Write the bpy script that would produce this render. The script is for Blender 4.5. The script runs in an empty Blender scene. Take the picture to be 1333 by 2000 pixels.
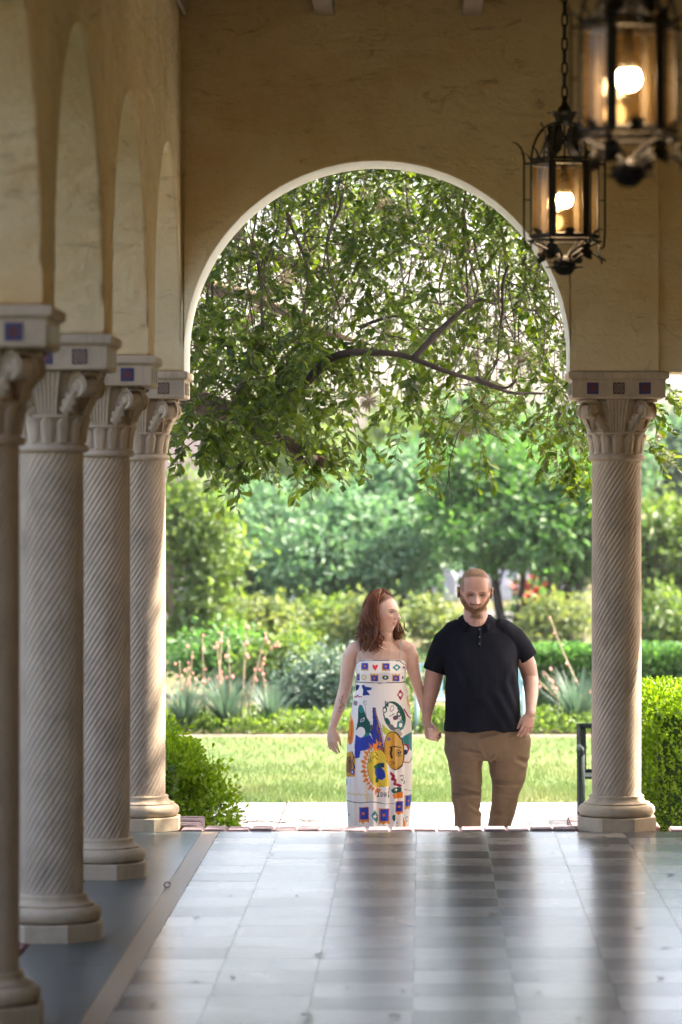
import bpy, bmesh, math, random
import numpy as np
from mathutils import Vector, Matrix, Euler, noise

random.seed(7); RNG = np.random.default_rng(11)
S = bpy.context.scene
COL = S.collection
PI = math.pi

# ------------------------------------------------------------------ camera
F = 7500.0            # focal length in photo pixels (photo 1333 x 2000), a 135 mm lens
VX, VY = 827.0, 950.0 # where the loggia's long lines meet
H = 1.82              # camera height above the loggia floor
cam_d = bpy.data.cameras.new('camera'); cam = bpy.data.objects.new('camera', cam_d); COL.objects.link(cam)
cam.location = (0, 0, H); cam.rotation_euler = (PI / 2, 0, 0)
cam_d.sensor_fit = 'VERTICAL'; cam_d.sensor_height = 36.0; cam_d.sensor_width = 24.0
cam_d.lens = F / 2000.0 * 36.0
cam_d.shift_x = (666.5 - VX) / 2000.0
cam_d.shift_y = -(1000.0 - VY) / 2000.0
cam_d.clip_start = 0.1; cam_d.clip_end = 2000
cam_d.dof.use_dof = True; cam_d.dof.focus_distance = 21.9; cam_d.dof.aperture_fstop = 3.2
S.camera = cam
S.render.resolution_x = 682; S.render.resolution_y = 1024

# ------------------------------------------------------------------ world, sun, exposure
SUN_EL, SUN_AZ = math.radians(54), math.radians(74)     # azimuth from +Y towards +X
w = bpy.data.worlds.new('World'); S.world = w; w.use_nodes = True
nt = w.node_tree
sky = nt.nodes.new('ShaderNodeTexSky'); sky.sky_type = 'NISHITA'; sky.sun_disc = False
sky.sun_elevation = SUN_EL; sky.sun_rotation = SUN_AZ; sky.air_density = 0.7; sky.dust_density = 4.0; sky.ozone_density = 0.3
nt.links.new(sky.outputs[0], nt.nodes['Background'].inputs[0]); nt.nodes['Background'].inputs[1].default_value = 0.15
sd = bpy.data.lights.new('sun', 'SUN'); sun = bpy.data.objects.new('sun', sd); COL.objects.link(sun)
sd.energy = 3.4; sd.angle = math.radians(0.6); sd.color = (1.0, 0.965, 0.90)
to_sun = Vector((math.sin(SUN_AZ) * math.cos(SUN_EL), math.cos(SUN_AZ) * math.cos(SUN_EL), math.sin(SUN_EL)))
sun.rotation_euler = (-to_sun).to_track_quat('-Z', 'Y').to_euler(); sun.location = to_sun * 60
S.view_settings.view_transform = 'Standard'; S.view_settings.look = 'None'
S.view_settings.exposure = 2.6; S.view_settings.gamma = 1.0; S.view_settings.use_curve_mapping = False
S.view_settings.use_white_balance = True; S.view_settings.white_balance_temperature = 7300; S.view_settings.white_balance_tint = 14
S.cycles.use_denoising = True
S.cycles.use_adaptive_sampling = True; S.cycles.adaptive_threshold = 0.03
S.cycles.max_bounces = 8; S.cycles.diffuse_bounces = 4; S.cycles.glossy_bounces = 3
S.cycles.transmission_bounces = 4; S.cycles.transparent_max_bounces = 12
S.cycles.sample_clamp_indirect = 6.0; S.cycles.caustics_reflective = False; S.cycles.caustics_refractive = False

# ------------------------------------------------------------------ helpers
def P(px, py, Y):
    return Vector(((px - VX) * Y / F, Y, H + (VY - py) * Y / F))

def tag(o, label=None, cat=None, group=None, kind=None):
    if label: o['label'] = label
    if cat: o['category'] = cat
    if group: o['group'] = group
    if kind or cat: o['kind'] = kind or 'thing'
    return o

def empty(name, loc=(0, 0, 0), label=None, cat=None, group=None, kind=None, rz=0.0):
    o = bpy.data.objects.new(name, None); COL.objects.link(o)
    o.location = loc; o.rotation_euler = (0, 0, rz); o.empty_display_size = 0.1
    return tag(o, label, cat, group, kind)

def link(name, me, mat=None, parent=None, loc=None):
    o = bpy.data.objects.new(name, me); COL.objects.link(o)
    if mat is not None and not me.materials: me.materials.append(mat)
    if parent is not None: o.parent = parent
    if loc is not None: o.location = loc
    return o

def fit(o, parent):
    """parent a mesh built in world coordinates under an Empty, keeping its place"""
    o.parent = parent; o.matrix_parent_inverse = Matrix.Translation(parent.location).inverted() if parent.rotation_euler.z == 0 else parent.matrix_basis.inverted()
    return o

def copy_tree(o, parent=None):
    c = o.copy(); COL.objects.link(c); c.parent = parent
    for ch in list(o.children): copy_tree(ch, c)
    return c

class MB:
    def __init__(s): s.v = []; s.f = []; s.m = []
    def add(s, vs, fs, m=0):
        n = len(s.v); s.v.extend([tuple(p) for p in vs]); s.f.extend([tuple(i + n for i in f) for f in fs]); s.m.extend([m] * len(fs)); return s
    def box(s, lo, hi, m=0):
        x0, y0, z0 = lo; x1, y1, z1 = hi
        return s.add([(x0,y0,z0),(x1,y0,z0),(x1,y1,z0),(x0,y1,z0),(x0,y0,z1),(x1,y0,z1),(x1,y1,z1),(x0,y1,z1)],
              [(0,3,2,1),(4,5,6,7),(0,1,5,4),(1,2,6,5),(2,3,7,6),(3,0,4,7)], m)
    def tube(s, pts, rad, n=8, m=0, cap=True, flat=1.0):
        pts = [Vector(p) for p in pts]; k = len(pts)
        if not hasattr(rad, '__len__'): rad = [rad] * k
        vs = []; prev = None
        for i in range(k):
            t = (pts[min(i+1, k-1)] - pts[max(i-1, 0)]).normalized()
            if prev is None:
                a = Vector((0, 1, 0)) if abs(t.y) < 0.9 else Vector((1, 0, 0))
                u = t.cross(a).normalized()
            else:
                u = (prev - t * prev.dot(t)).normalized()
            prev = u; b = t.cross(u)
            for j in range(n):
                an = 2 * PI * j / n
                vs.append(pts[i] + (u * math.cos(an) + b * math.sin(an) * flat) * rad[i])
        fs = [(i*n+j, i*n+(j+1) % n, (i+1)*n+(j+1) % n, (i+1)*n+j) for i in range(k-1) for j in range(n)]
        if cap: fs += [tuple(range(n-1, -1, -1)), tuple((k-1)*n + j for j in range(n))]
        return s.add(vs, fs, m)
    def lathe(s, prof, n=48, c=(0, 0, 0), m=0, cap=True):
        k = len(prof)
        vs = [(c[0] + r*math.cos(2*PI*j/n), c[1] + r*math.sin(2*PI*j/n), c[2] + z) for r, z in prof for j in range(n)]
        fs = [(i*n+j, i*n+(j+1) % n, (i+1)*n+(j+1) % n, (i+1)*n+j) for i in range(k-1) for j in range(n)]
        if cap: fs += [tuple(range(n-1, -1, -1)), tuple((k-1)*n + j for j in range(n))]
        return s.add(vs, fs, m)
    def mesh(s, name, mats=(), smooth=False):
        me = bpy.data.meshes.new(name); me.from_pydata(s.v, [], s.f)
        for mt in mats:
            if mt is not None: me.materials.append(mt)
        if any(s.m): me.polygons.foreach_set('material_index', s.m)
        if smooth: me.polygons.foreach_set('use_smooth', [True] * len(me.polygons))
        me.update(); return me
    def build(s, name, mat, parent=None, smooth=False, loc=None):
        mats = mat if isinstance(mat, (list, tuple)) else [mat]
        return link(name, s.mesh(name, mats, smooth), None, parent, loc)

def bevel(o, wd, seg=2, ang=35):
    b = o.modifiers.new('bevel', 'BEVEL'); b.width = wd; b.segments = seg; b.limit_method = 'ANGLE'; b.angle_limit = math.radians(ang)
    return o

def np_mesh(name, V, Fc, mat, smooth=False):
    """fast mesh from an (n,3) array and an (m,k) face array of equal-sized faces"""
    me = bpy.data.meshes.new(name)
    n, (m, k) = len(V), Fc.shape
    me.vertices.add(n); me.vertices.foreach_set('co', np.ascontiguousarray(V, dtype=np.float32).ravel())
    me.loops.add(m * k); me.loops.foreach_set('vertex_index', np.ascontiguousarray(Fc, dtype=np.int32).ravel())
    me.polygons.add(m); me.polygons.foreach_set('loop_start', np.arange(0, m * k, k, dtype=np.int32))
    me.polygons.foreach_set('loop_total', np.full(m, k, dtype=np.int32))
    if smooth: me.polygons.foreach_set('use_smooth', np.ones(m, dtype=bool))
    me.update(calc_edges=True)
    if mat: me.materials.append(mat)
    return me

# ------------------------------------------------------------------ materials
class NT:
    def __init__(s, name):
        s.mat = bpy.data.materials.new(name); s.mat.use_nodes = True
        s.t = s.mat.node_tree; s.b = s.t.nodes['Principled BSDF']; s.out = s.t.nodes['Material Output']
    def n(s, typ, **kw):
        nd = s.t.nodes.new('ShaderNode' + typ)
        for k, v in kw.items():
            if k.startswith('i_'): nd.inputs[k[2:].replace('_', ' ')].default_value = v
            else: setattr(nd, k, v)
        return nd
    def l(s, a, b): s.t.links.new(a, b)
    def coord(s, which='Object', scale=(1, 1, 1)):
        tc = s.n('TexCoord'); mp = s.n('Mapping'); mp.inputs['Scale'].default_value = scale
        s.l(tc.outputs[which], mp.inputs[0]); return mp.outputs[0]
    def noise(s, vec, scale, detail=5, rough=0.6, dist=0.0):
        nd = s.n('TexNoise'); nd.inputs['Scale'].default_value = scale; nd.inputs['Detail'].default_value = detail
        nd.inputs['Roughness'].default_value = rough; nd.inputs['Distortion'].default_value = dist
        if vec is not None: s.l(vec, nd.inputs['Vector'])
        return nd.outputs['Fac']
    def ramp(s, fac, stops):
        r = s.n('ValToRGB'); cr = r.color_ramp
        while len(cr.elements) < len(stops): cr.elements.new(0.5)
        for e, (p, c) in zip(cr.elements, stops): e.position = p; e.color = (*c, 1) if len(c) == 3 else c
        s.l(fac, r.inputs[0]); return r.outputs[0]
    def mix(s, fac, a, b, mode='MIX'):
        m = s.n('Mix', data_type='RGBA', blend_type=mode)
        for sock, v in ((m.inputs[0], fac), (m.inputs[6], a), (m.inputs[7], b)):
            if hasattr(v, 'is_linked') or hasattr(v, 'node'): s.l(v, sock)
            elif isinstance(v, (int, float)): sock.default_value = v
            else: sock.default_value = (*v, 1) if len(v) == 3 else v
        return m.outputs[2]
    def math(s, op, a, b=None, c=None):
        m = s.n('Math', operation=op)
        for sock, v in zip(m.inputs, (a, b, c)):
            if v is None: continue
            if hasattr(v, 'node'): s.l(v, sock)
            else: sock.default_value = v
        return m.outputs[0]
    def bump(s, h, strength=0.3, dist=0.01, normal=None):
        b = s.n('Bump'); b.inputs['Strength'].default_value = strength; b.inputs['Distance'].default_value = dist
        s.l(h, b.inputs['Height'])
        if normal is not None: s.l(normal, b.inputs['Normal'])
        s.l(b.outputs[0], s.b.inputs['Normal']); return b.outputs[0]
    def col(s, c):
        if hasattr(c, 'node'): s.l(c, s.b.inputs['Base Color'])
        else: s.b.inputs['Base Color'].default_value = (*c, 1)
        return s
    def set(s, **kw):
        for k, v in kw.items():
            sock = s.b.inputs[k.replace('_', ' ')]
            if hasattr(v, 'node'): s.l(v, sock)
            else: sock.default_value = v
        return s

def mat_plain(name, c, rough=0.6, var=0.15, scale=8, bump=0.0, metal=0.0, spec=0.5):
    m = NT(name); v = m.coord()
    n = m.noise(v, scale)
    m.col(m.ramp(n, [(0.3, tuple(x * (1 - var) for x in c)), (0.7, tuple(min(1, x * (1 + var)) for x in c))]))
    m.set(Roughness=rough, Metallic=metal); m.b.inputs['Specular IOR Level'].default_value = spec
    if bump: m.bump(m.noise(v, scale * 4), bump, 0.005)
    return m.mat

def mat_stucco(name, c, tint=(0.85, 0.7, 0.5)):
    m = NT(name); v = m.coord()
    big = m.noise(v, 1.1, 6, 0.65, 0.6); mid = m.noise(v, 5.5, 6, 0.7); fine = m.noise(v, 45, 4)
    a = m.ramp(big, [(0.25, tuple(x * t for x, t in zip(c, tint))), (0.6, c), (0.85, tuple(min(1, x * 1.1) for x in c))])
    # faint brown scuffs and trowel marks
    vs = m.coord(scale=(1.0, 1.0, 2.6)); sc = m.noise(vs, 3.2, 8, 0.75, 1.2)
    mask = m.ramp(sc, [(0.57, (0, 0, 0)), (0.70, (1, 1, 1))])
    a = m.mix(m.math('MULTIPLY', mask, 0.7), a, tuple(x * y for x, y in zip(c, (0.42, 0.35, 0.28))))
    m.col(a); m.set(Roughness=0.92); m.b.inputs['Specular IOR Level'].default_value = 0.2
    h = m.math('ADD', m.math('MULTIPLY', mid, 1.0), m.math('MULTIPLY', fine, 0.25))
    h = m.math('ADD', h, m.math('MULTIPLY', m.noise(vs, 2.2, 3, 0.5, 0.8), 1.6))
    m.bump(h, 0.8, 0.02)
    return m.mat

def mat_stone(name, c, dirt=0.62):
    m = NT(name); v = m.n('NewGeometry').outputs['Position']
    n = m.noise(v, 6, 7, 0.7); f = m.noise(v, 70, 4, 0.6)
    a = m.ramp(n, [(0.25, tuple(x * 0.68 for x in c)), (0.5, c), (0.8, tuple(min(1, x * 1.2) for x in c))])
    mp = m.n('Mapping'); mp.inputs['Scale'].default_value = (9, 9, 1.2); m.l(v, mp.inputs[0]); st = m.noise(mp.outputs[0], 1.6, 6, 0.7, 0.4)
    mask = m.ramp(st, [(0.52, (0, 0, 0)), (0.75, (1, 1, 1))])
    a = m.mix(m.math('MULTIPLY', mask, dirt), a, tuple(x * y for x, y in zip(c, (0.5, 0.42, 0.36))))
    m.col(a); m.set(Roughness=0.85); m.b.inputs['Specular IOR Level'].default_value = 0.25
    m.bump(m.math('ADD', m.math('MULTIPLY', n, 0.6), m.math('MULTIPLY', f, 0.3)), 0.4, 0.006)
    return m.mat

def mat_leaf(name, c1, c2, trans=0.45, rough=0.45, tcol=None, spec=0.4, patch=None):
    """leaf: random tone per leaf, part of the light passes through"""
    m = NT(name); g = m.n('NewGeometry')
    r = m.ramp(g.outputs['Random Per Island'], [(0.0, c1), (1.0, c2)])
    if patch: r = m.mix(m.ramp(m.noise(g.outputs['Position'], 0.9, 6, .7), [(.42, (0, 0, 0)), (.72, (.8, .8, .8))]), r, patch)
    m.col(r); m.set(Roughness=rough); m.b.inputs['Specular IOR Level'].default_value = spec
    tr = m.n('BsdfTranslucent'); tc = m.mix(1.0, r, tcol or (1.5, 1.6, 0.55), 'MULTIPLY'); m.l(tc, tr.inputs[0])
    mx = m.n('MixShader'); mx.inputs[0].default_value = trans
    m.l(m.b.outputs[0], mx.inputs[1]); m.l(tr.outputs[0], mx.inputs[2]); m.l(mx.outputs[0], m.out.inputs[0])
    return m.mat

M = {}
M['stucco'] = mat_stucco('stucco_ochre', (0.85, 0.72, 0.475))
M['stucco_pale'] = mat_stucco('stucco_pale', (0.82, 0.69, 0.46))
M['white_paint'] = mat_plain('white_plaster', (0.78, 0.78, 0.72), 0.8, 0.06, 5, 0.15)
M['stone'] = mat_stone('cast_stone', (0.56, 0.455, 0.345))
M['stone_base'] = mat_stone('cast_stone_base', (0.58, 0.475, 0.34), 0.3)
M['joist'] = mat_plain('painted_timber', (0.42, 0.37, 0.31), 0.7, 0.15, 6, 0.1)
M['plank'] = mat_plain('ceiling_board', (0.16, 0.11, 0.07), 0.7, 0.25, 6, 0.1)
# ================================================================== THE LOGGIA
AX = -1.50            # arcade column line
BAY = 2.46
COLY = [20.4 - BAY * i for i in range(6)]
RX = 1.027            # end column right of the arch
SPR = 2.425           # top of abacus, where walls start
ARC_R, ARC_Z = 1.012, 2.515
CEIL = 4.46

def wall_profile(s0, s1, zb, zt, arches, flats=()):
    """lower edge of an arched wall as an ordered list of (s, z)"""
    pts = [(s0, zb)]
    for c, R in arches:
        pts += [(c - R, zb)]
        pts += [(c - R * math.cos(PI * k / 48), ARC_Z + R * math.sin(PI * k / 48)) for k in range(49)]
        pts += [(c + R, zb)]
    pts.append((s1, zb)); return pts

def arched_wall(pts, zt, t0, t1, axis, caps=(True, True)):
    """sweep the lower profile up to zt; axis 'x': s runs along X and thickness t along Y; 'y': the other way"""
    mb = MB(); put = (lambda s, t, z: (s, t, z)) if axis == 'x' else (lambda s, t, z: (t, s, z))
    n = len(pts); vs = []
    for s, z in pts: vs += [put(s, t0, z), put(s, t0, zt), put(s, t1, z), put(s, t1, zt)]
    fs = []; mi = []
    for i in range(n - 1):
        a, b = 4 * i, 4 * (i + 1)
        flatv = abs(pts[i][0] - pts[i+1][0]) < 1e-6
        if not flatv:
            fs += [(a, b, b+1, a+1), (a+2, a+3, b+3, b+2), (a+1, b+1, b+3, a+3)]; mi += [0, 0, 0]
        inarch = pts[i][1] > SPR + 1e-4 or pts[i+1][1] > SPR + 1e-4
        fs.append((a, a+2, b+2, b)); mi.append(1 if inarch else 0)
    if caps[0]: fs.append((0, 1, 3, 2)); mi.append(0)
    if caps[1]: a = 4 * (n - 1); fs.append((a, a+2, a+3, a+1)); mi.append(0)
    mb.v = vs; mb.f = fs; mb.m = mi
    return mb

def recalc(o):
    bm = bmesh.new(); bm.from_mesh(o.data); bmesh.ops.remove_doubles(bm, verts=bm.verts, dist=1e-5)
    bmesh.ops.recalc_face_normals(bm, faces=bm.faces); bm.to_mesh(o.data); bm.free(); return o

# arcade wall on the left, running towards the camera
arc = [(COLY[i] - BAY / 2, ARC_R) for i in range(5)][::-1]
mb = arched_wall(wall_profile(COLY[5] - 0.24, 20.65, SPR, CEIL + 0.3, arc), CEIL + 0.3, AX - 0.23, AX + 0.23, 'y')
o = mb.build('arcade_wall', [M['stucco'], M['stucco_pale']]); recalc(o); bevel(o, 0.014, 2, 40)
tag(o, 'ochre stucco arcade wall with round arches on the row of left columns', 'wall')
# end wall with the big arch
EY0, EY1 = 20.15, 20.65
mb = arched_wall(wall_profile(AX + 0.23, 1.24, SPR, CEIL + 0.3, [(-0.243, ARC_R)]), CEIL + 0.3, EY0, EY1, 'x', (False, True))
o = mb.build('end_wall', [M['stucco'], M['white_paint']]); recalc(o); bevel(o, 0.008, 2, 40)
tag(o, 'ochre stucco end wall with one large round arch edged in white', 'wall')
# wall over the flat opening on the right: set back a little
mb = MB(); mb.box((1.2405, EY0 + 0.022, SPR - 0.004), (2.3, EY1 - 0.01, CEIL + 0.3)); mb.box((2.3, EY0 + 0.022, -0.02), (2.7, EY1 - 0.01, CEIL + 0.3))
o = mb.build('side_wall', M['stucco'])
tag(o, 'ochre stucco wall over the flat opening right of the end column', 'wall')
# house side of the loggia, closing it on the right and behind the camera
mb = MB(); mb.box((2.7, -3.0, -0.02), (3.0, 20.66, CEIL + 0.3)); mb.box((AX - 0.23, -3.0, -0.02), (2.7, -2.7, CEIL + 0.3))
mb.box((AX - 0.23, -2.7, -0.02), (AX + 0.23, COLY[5] - 0.245, CEIL + 0.3))
M['house'] = mat_stucco('house_stucco', (0.62, 0.50, 0.29))
o = mb.build('house_wall', M['house']); tag(o, kind='structure')
mb = MB(); mb.box((AX - 1.5, -3.2, CEIL + 0.32), (9, 21.0, CEIL + 0.6))  # left eave drawn wide to cut the skylight reaching the loggia
o = mb.build('roof', M['plank']); tag(o, kind='structure')
ceil = empty('ceiling', (0, 0, CEIL), kind='structure')
y0 = -2.7; k = 0
x = AX + 0.235
while x < 2.69:
    mb = MB(); mb.box((x, -2.69, 0.0), (min(x + 0.146, 2.695), EY0 - 0.002, 0.02)); mb.build('plank', M['plank'], ceil); x += 0.15
for i in range(6):
    xc = -1.285 + 0.772 * i - 0.003
    if xc > 2.5: break
    mb = MB(); mb.box((max(xc - 0.052, AX + 0.236), 6.0, -0.17), (xc + 0.052, EY0 - 0.002, -0.003))
    o = mb.build('joist', M['joist'], ceil); bevel(o, 0.006)

# ------------------------------------------------------------------ columns
SH_R, SH_Z0, SH_Z1 = 0.1325, 0.172, 1.965

def make_plinth():
    mb = MB(); R = 0.205 / math.cos(PI / 8)
    prof = [(R, 0.0), (R, 0.066), (R - 0.004, 0.071)]
    n = 8
    vs = [(r*math.cos(2*PI*(j+.5)/n), r*math.sin(2*PI*(j+.5)/n), z) for r, z in prof for j in range(n)]
    fs = [(i*n+j, i*n+(j+1) % n, (i+1)*n+(j+1) % n, (i+1)*n+j) for i in range(len(prof)-1) for j in range(n)] + [tuple(range(n-1, -1, -1)), tuple((len(prof)-1)*n+j for j in range(n))]
    mb.add(vs, fs); return mb.mesh('plinth', [M['stone_base']])

def make_base():
    pr = [(0.19, 0.071)]
    for k in range(9):                                     # big torus
        a = -PI/2 + PI * k / 8; pr.append((0.172 + 0.033 * math.cos(a), 0.104 + 0.033 * math.sin(a)))
    pr += [(0.176, 0.1375), (0.176, 0.143)]
    for k in range(7):                                     # hollow up to the shaft
        a = PI/2 * k / 6; pr.append((0.174 - 0.029 * math.sin(a), 0.145 + 0.026 * (1 - math.cos(a)) ))
    pr += [(0.147, 0.176), (0.143, 0.182), (0.12, 0.183)]
    mb = MB(); mb.lathe(pr, 56); return mb.mesh('base', [M['stone_base']], True)

def make_shaft():
    NF, per, NZ = 32, 8, 96
    twist = (SH_Z1 - SH_Z0) / 1.5 / SH_R
    V = []
    n = NF * per
    for i in range(NZ + 1):
        t = i / NZ; z = SH_Z0 + (SH_Z1 - SH_Z0) * t
        fade = min(1.0, min(t, 1 - t) / 0.012)
        rb = SH_R * (1.0 + 0.012 * math.sin(PI * t))
        for j in range(n):
            # reed with a narrow sharp groove
            u = (j % per) / per
            h = abs(math.sin(PI * u)) ** 0.55
            a = 2 * PI * j / n + twist * t
            r = rb - 0.0048 * (1 - h) * fade - 0.002
            V.append((r * math.cos(a), r * math.sin(a), z))
    Fc = [(i*n+j, i*n+(j+1) % n, (i+1)*n+(j+1) % n, (i+1)*n+j) for i in range(NZ) for j in range(n)]
    return np_mesh('shaft', np.array(V), np.array(Fc), M['stone'], True)

def make_bell():
    mb = MB()
    mb.lathe([(0.12, 1.955), (0.14, 1.957), (0.150, 1.962), (0.1535, 1.972), (0.150, 1.983), (0.138, 1.988), (0.134, 1.992), (0.133, 2.0),
              (0.136, 2.04), (0.142, 2.088), (0.153, 2.094), (0.154, 2.104), (0.147, 2.110), (0.133, 2.114), (0.137, 2.16), (0.150, 2.21), (0.172, 2.262), (0.18, 2.281)], 48)
    return mb.mesh('bell', [M['stone']], True)

def make_collar_leaf():
    """one upright leaf of the low collar, standing in front of the bell"""
    mb = MB(); nu, nv = 6, 8; V = []; 
    for i in range(nv + 1):
        t = i / nv
        wv = 0.028 * (0.75 + 0.5 * t) * (1.0 if t < 0.7 else math.sqrt(max(0.0, 1 - ((t - 0.7) / 0.32) ** 2)))
        for j in range(nu + 1):
            u = j / nu * 2 - 1
            r = 0.134 + 0.012 * t + 0.010 * (1 - u * u) + (0.010 * max(0, (t - 0.6) / 0.4) ** 2) - 0.004 * (1 if abs(u) < 0.2 else 0)
            V.append((u * wv, -r, 1.995 + 0.098 * t))
    fs = [(i*(nu+1)+j, i*(nu+1)+j+1, (i+1)*(nu+1)+j+1, (i+1)*(nu+1)+j) for i in range(nv) for j in range(nu)]
    mb.add(V, fs); return mb.mesh('collar_leaf', [M['stone']], True)

def make_volute():
    """corner scroll in the diagonal plane, pointing along -Y before it is turned"""
    mb = MB()
    # stem leaf rising from the collar and rolling over into the scroll
    c = Vector((0, -0.213, 2.222)); pts = []; rad = []
    for k in range(8):
        t = k / 7; pts.append(Vector((0, -0.135 - 0.045 * t ** 2.0, 2.105 + 0.155 * t))); rad.append(0.030 - 0.004 * t)
    turns = 1.6
    for k in range(30):
        t = k / 29; a = PI - 0.9 - t * turns * 2 * PI      # start at the inner top of the scroll
        r = 0.052 * (1 - t) + 0.010
        pts.append(c + Vector((0, math.cos(a) * r, math.sin(a) * r))); rad.append(0.020 * (1 - t * 0.55))
    # flat strap: wide across the diagonal plane
    V = []; n = len(pts); wid = [0.030 + 0.016 * min(1, k / 8) for k in range(n)]
    for i, p in enumerate(pts):
        t = (pts[min(i+1, n-1)] - pts[max(i-1, 0)]).normalized(); nn = Vector((0, -t.z, t.y))
        for sx, sn in ((-1, -0.6), (-0.85, 0.5), (0, 0.15), (0.85, 0.5), (1, -0.6), (0, -0.9)):
            V.append(p + Vector((sx * wid[i], 0, 0)) + nn * sn * 0.012)
    m6 = 6
    fs = [(i*m6+j, i*m6+(j+1) % m6, (i+1)*m6+(j+1) % m6, (i+1)*m6+j) for i in range(n-1) for j in range(m6)]
    fs += [tuple(range(m6-1, -1, -1)), tuple((n-1)*m6+j for j in range(m6))]
    mb.add(V, fs)
    # eye of the scroll
    ev = []
    for sx in (-1, 1):
        mb.add([(sx * w_, c.y + math.cos(2*PI*j/14) * r_, c.z + math.sin(2*PI*j/14) * r_) for (w_, r_) in ((0.030, 0.046), (0.034, 0.044), (0.030, 0.030), (0.044, 0.021), (0.052, 0.012)) for j in range(14)],
               [(i*14+j, i*14+(j+1) % 14, (i+1)*14+(j+1) % 14, (i+1)*14+j) for i in range(4) for j in range(14)] + [tuple(range(56, 70))])
    o = mb.mesh('volute', [M['stone']], True)
    return o

def make_tongue():
    """ribbed panel in the middle of each face of the capital"""
    mb = MB(); V = []; nu, nv = 24, 8
    for i in range(nv + 1):
        t = i / nv; hw = 0.042 + 0.022 * t ** 2
        for j in range(nu + 1):
            u = j / nu * 2 - 1
            y = -(0.138 + 0.055 * t ** 2.2) - 0.006 * abs(math.sin(u * PI * 3.0)) ** 0.7 - 0.008
            if abs(u) > 0.97: y += 0.02
            V.append((u * hw, y, 2.108 + 0.170 * t))
    fs = [(i*(nu+1)+j, i*(nu+1)+j+1, (i+1)*(nu+1)+j+1, (i+1)*(nu+1)+j) for i in range(nv) for j in range(nu)]
    mb.add(V, fs); return mb.mesh('tongue', [M['stone']], True)

def make_side_leaf():
    """lobed leaf sweeping from the collar out under a scroll"""
    mb = MB(); V = []; nv, nu = 14, 6
    for i in range(nv + 1):
        t = i / nv
        cx = 0.062 + 0.052 * t; cz = 2.112 + 0.088 * t; cy = -(0.140 + 0.040 * t ** 1.5)
        wv = 0.024 * math.sin(PI * min(1, 0.15 + 0.85 * t)) ** 0.6 * (1 + 0.28 * math.sin(t * 22)) + 0.003
        for j in range(nu + 1):
            u = j / nu * 2 - 1
            V.append((cx - u * wv * 0.75, cy - 0.012 * (1 - u * u) - 0.004 * math.cos(u * 9), cz + u * wv * 0.66))
    fs = [(i*(nu+1)+j, i*(nu+1)+j+1, (i+1)*(nu+1)+j+1, (i+1)*(nu+1)+j) for i in range(nv) for j in range(nu)]
    mb.add(V, fs); return mb.mesh('side_leaf', [M['stone']], True)

def make_abacus():
    mb = MB(); prof = [(0.225, 2.281), (0.243, 2.286), (0.245, 2.292), (0.245, 2.376), (0.250, 2.381), (0.262, 2.388), (0.264, 2.393), (0.264, 2.418), (0.259, 2.423)]
    vs = []
    for h, z in prof: vs += [(-h, -h, z), (h, -h, z), (h, h, z), (-h, h, z)]
    n = len(prof)
    fs = [(4*i+j, 4*i+(j+1) % 4, 4*i+4+(j+1) % 4, 4*i+4+j) for i in range(n-1) for j in range(4)] + [(3, 2, 1, 0), tuple(4*(n-1)+j for j in range(4))]
    mb.add(vs, fs); return mb.mesh('abacus', [M['stone']])

def mat_tile(kind):
    m = NT('glazed_tile_' + kind); tc = m.n('TexCoord'); sp = m.n('SeparateXYZ'); m.l(tc.outputs['Object'], sp.inputs[0])
    ax = m.math('ABSOLUTE', m.math('DIVIDE', sp.outputs[0], 0.0305)); az = m.math('ABSOLUTE', m.math('DIVIDE', sp.outputs[2], 0.0305))
    blue, red, cream = (0.030, 0.035, 0.16), (0.16, 0.03, 0.035), (0.55, 0.42, 0.33)
    if kind == 'cross':
        f = m.math('LESS_THAN', m.math('MINIMUM', ax, az), 0.33); inner = m.math('LESS_THAN', m.math('MAXIMUM', ax, az), 0.62)
        c = m.mix(m.math('MULTIPLY', f, inner), blue, (0.13, 0.02, 0.045))
    else:
        d = m.math('ADD', ax, az); k = m.math('MODULO', m.math('MULTIPLY', d, 1.9), 1.0)
        ring = m.math('LESS_THAN', k, 0.36); c = m.mix(ring, (0.05, 0.022, 0.03), cream)
        c = m.mix(m.math('GREATER_THAN', m.math('MAXIMUM', ax, az), 0.86), c, (0.06, 0.02, 0.03))
    n = m.noise(tc.outputs['Object'], 60); c = m.mix(m.math('MULTIPLY', n, 0.35), c, (0.10, 0.08, 0.07))
    m.col(c); m.set(Roughness=0.28); return m.mat
M['tile_cross'] = mat_tile('cross'); M['tile_diamond'] = mat_tile('diamond')
def make_inlay(kind):
    mb = MB(); h = 0.0305; mb.box((-h, -0.004, -h), (h, 0.004, h)); return mb.mesh('inlay_tile', [M['tile_' + kind]])

PLINTH, BASE, SHAFT, BELL, LEAFC, VOL, TON, SLF, ABA = make_plinth(), make_base(), make_shaft(), make_bell(), make_collar_leaf(), make_volute(), make_tongue(), make_side_leaf(), make_abacus()
INLAY = {k: make_inlay(k) for k in ('cross', 'diamond')}

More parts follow.
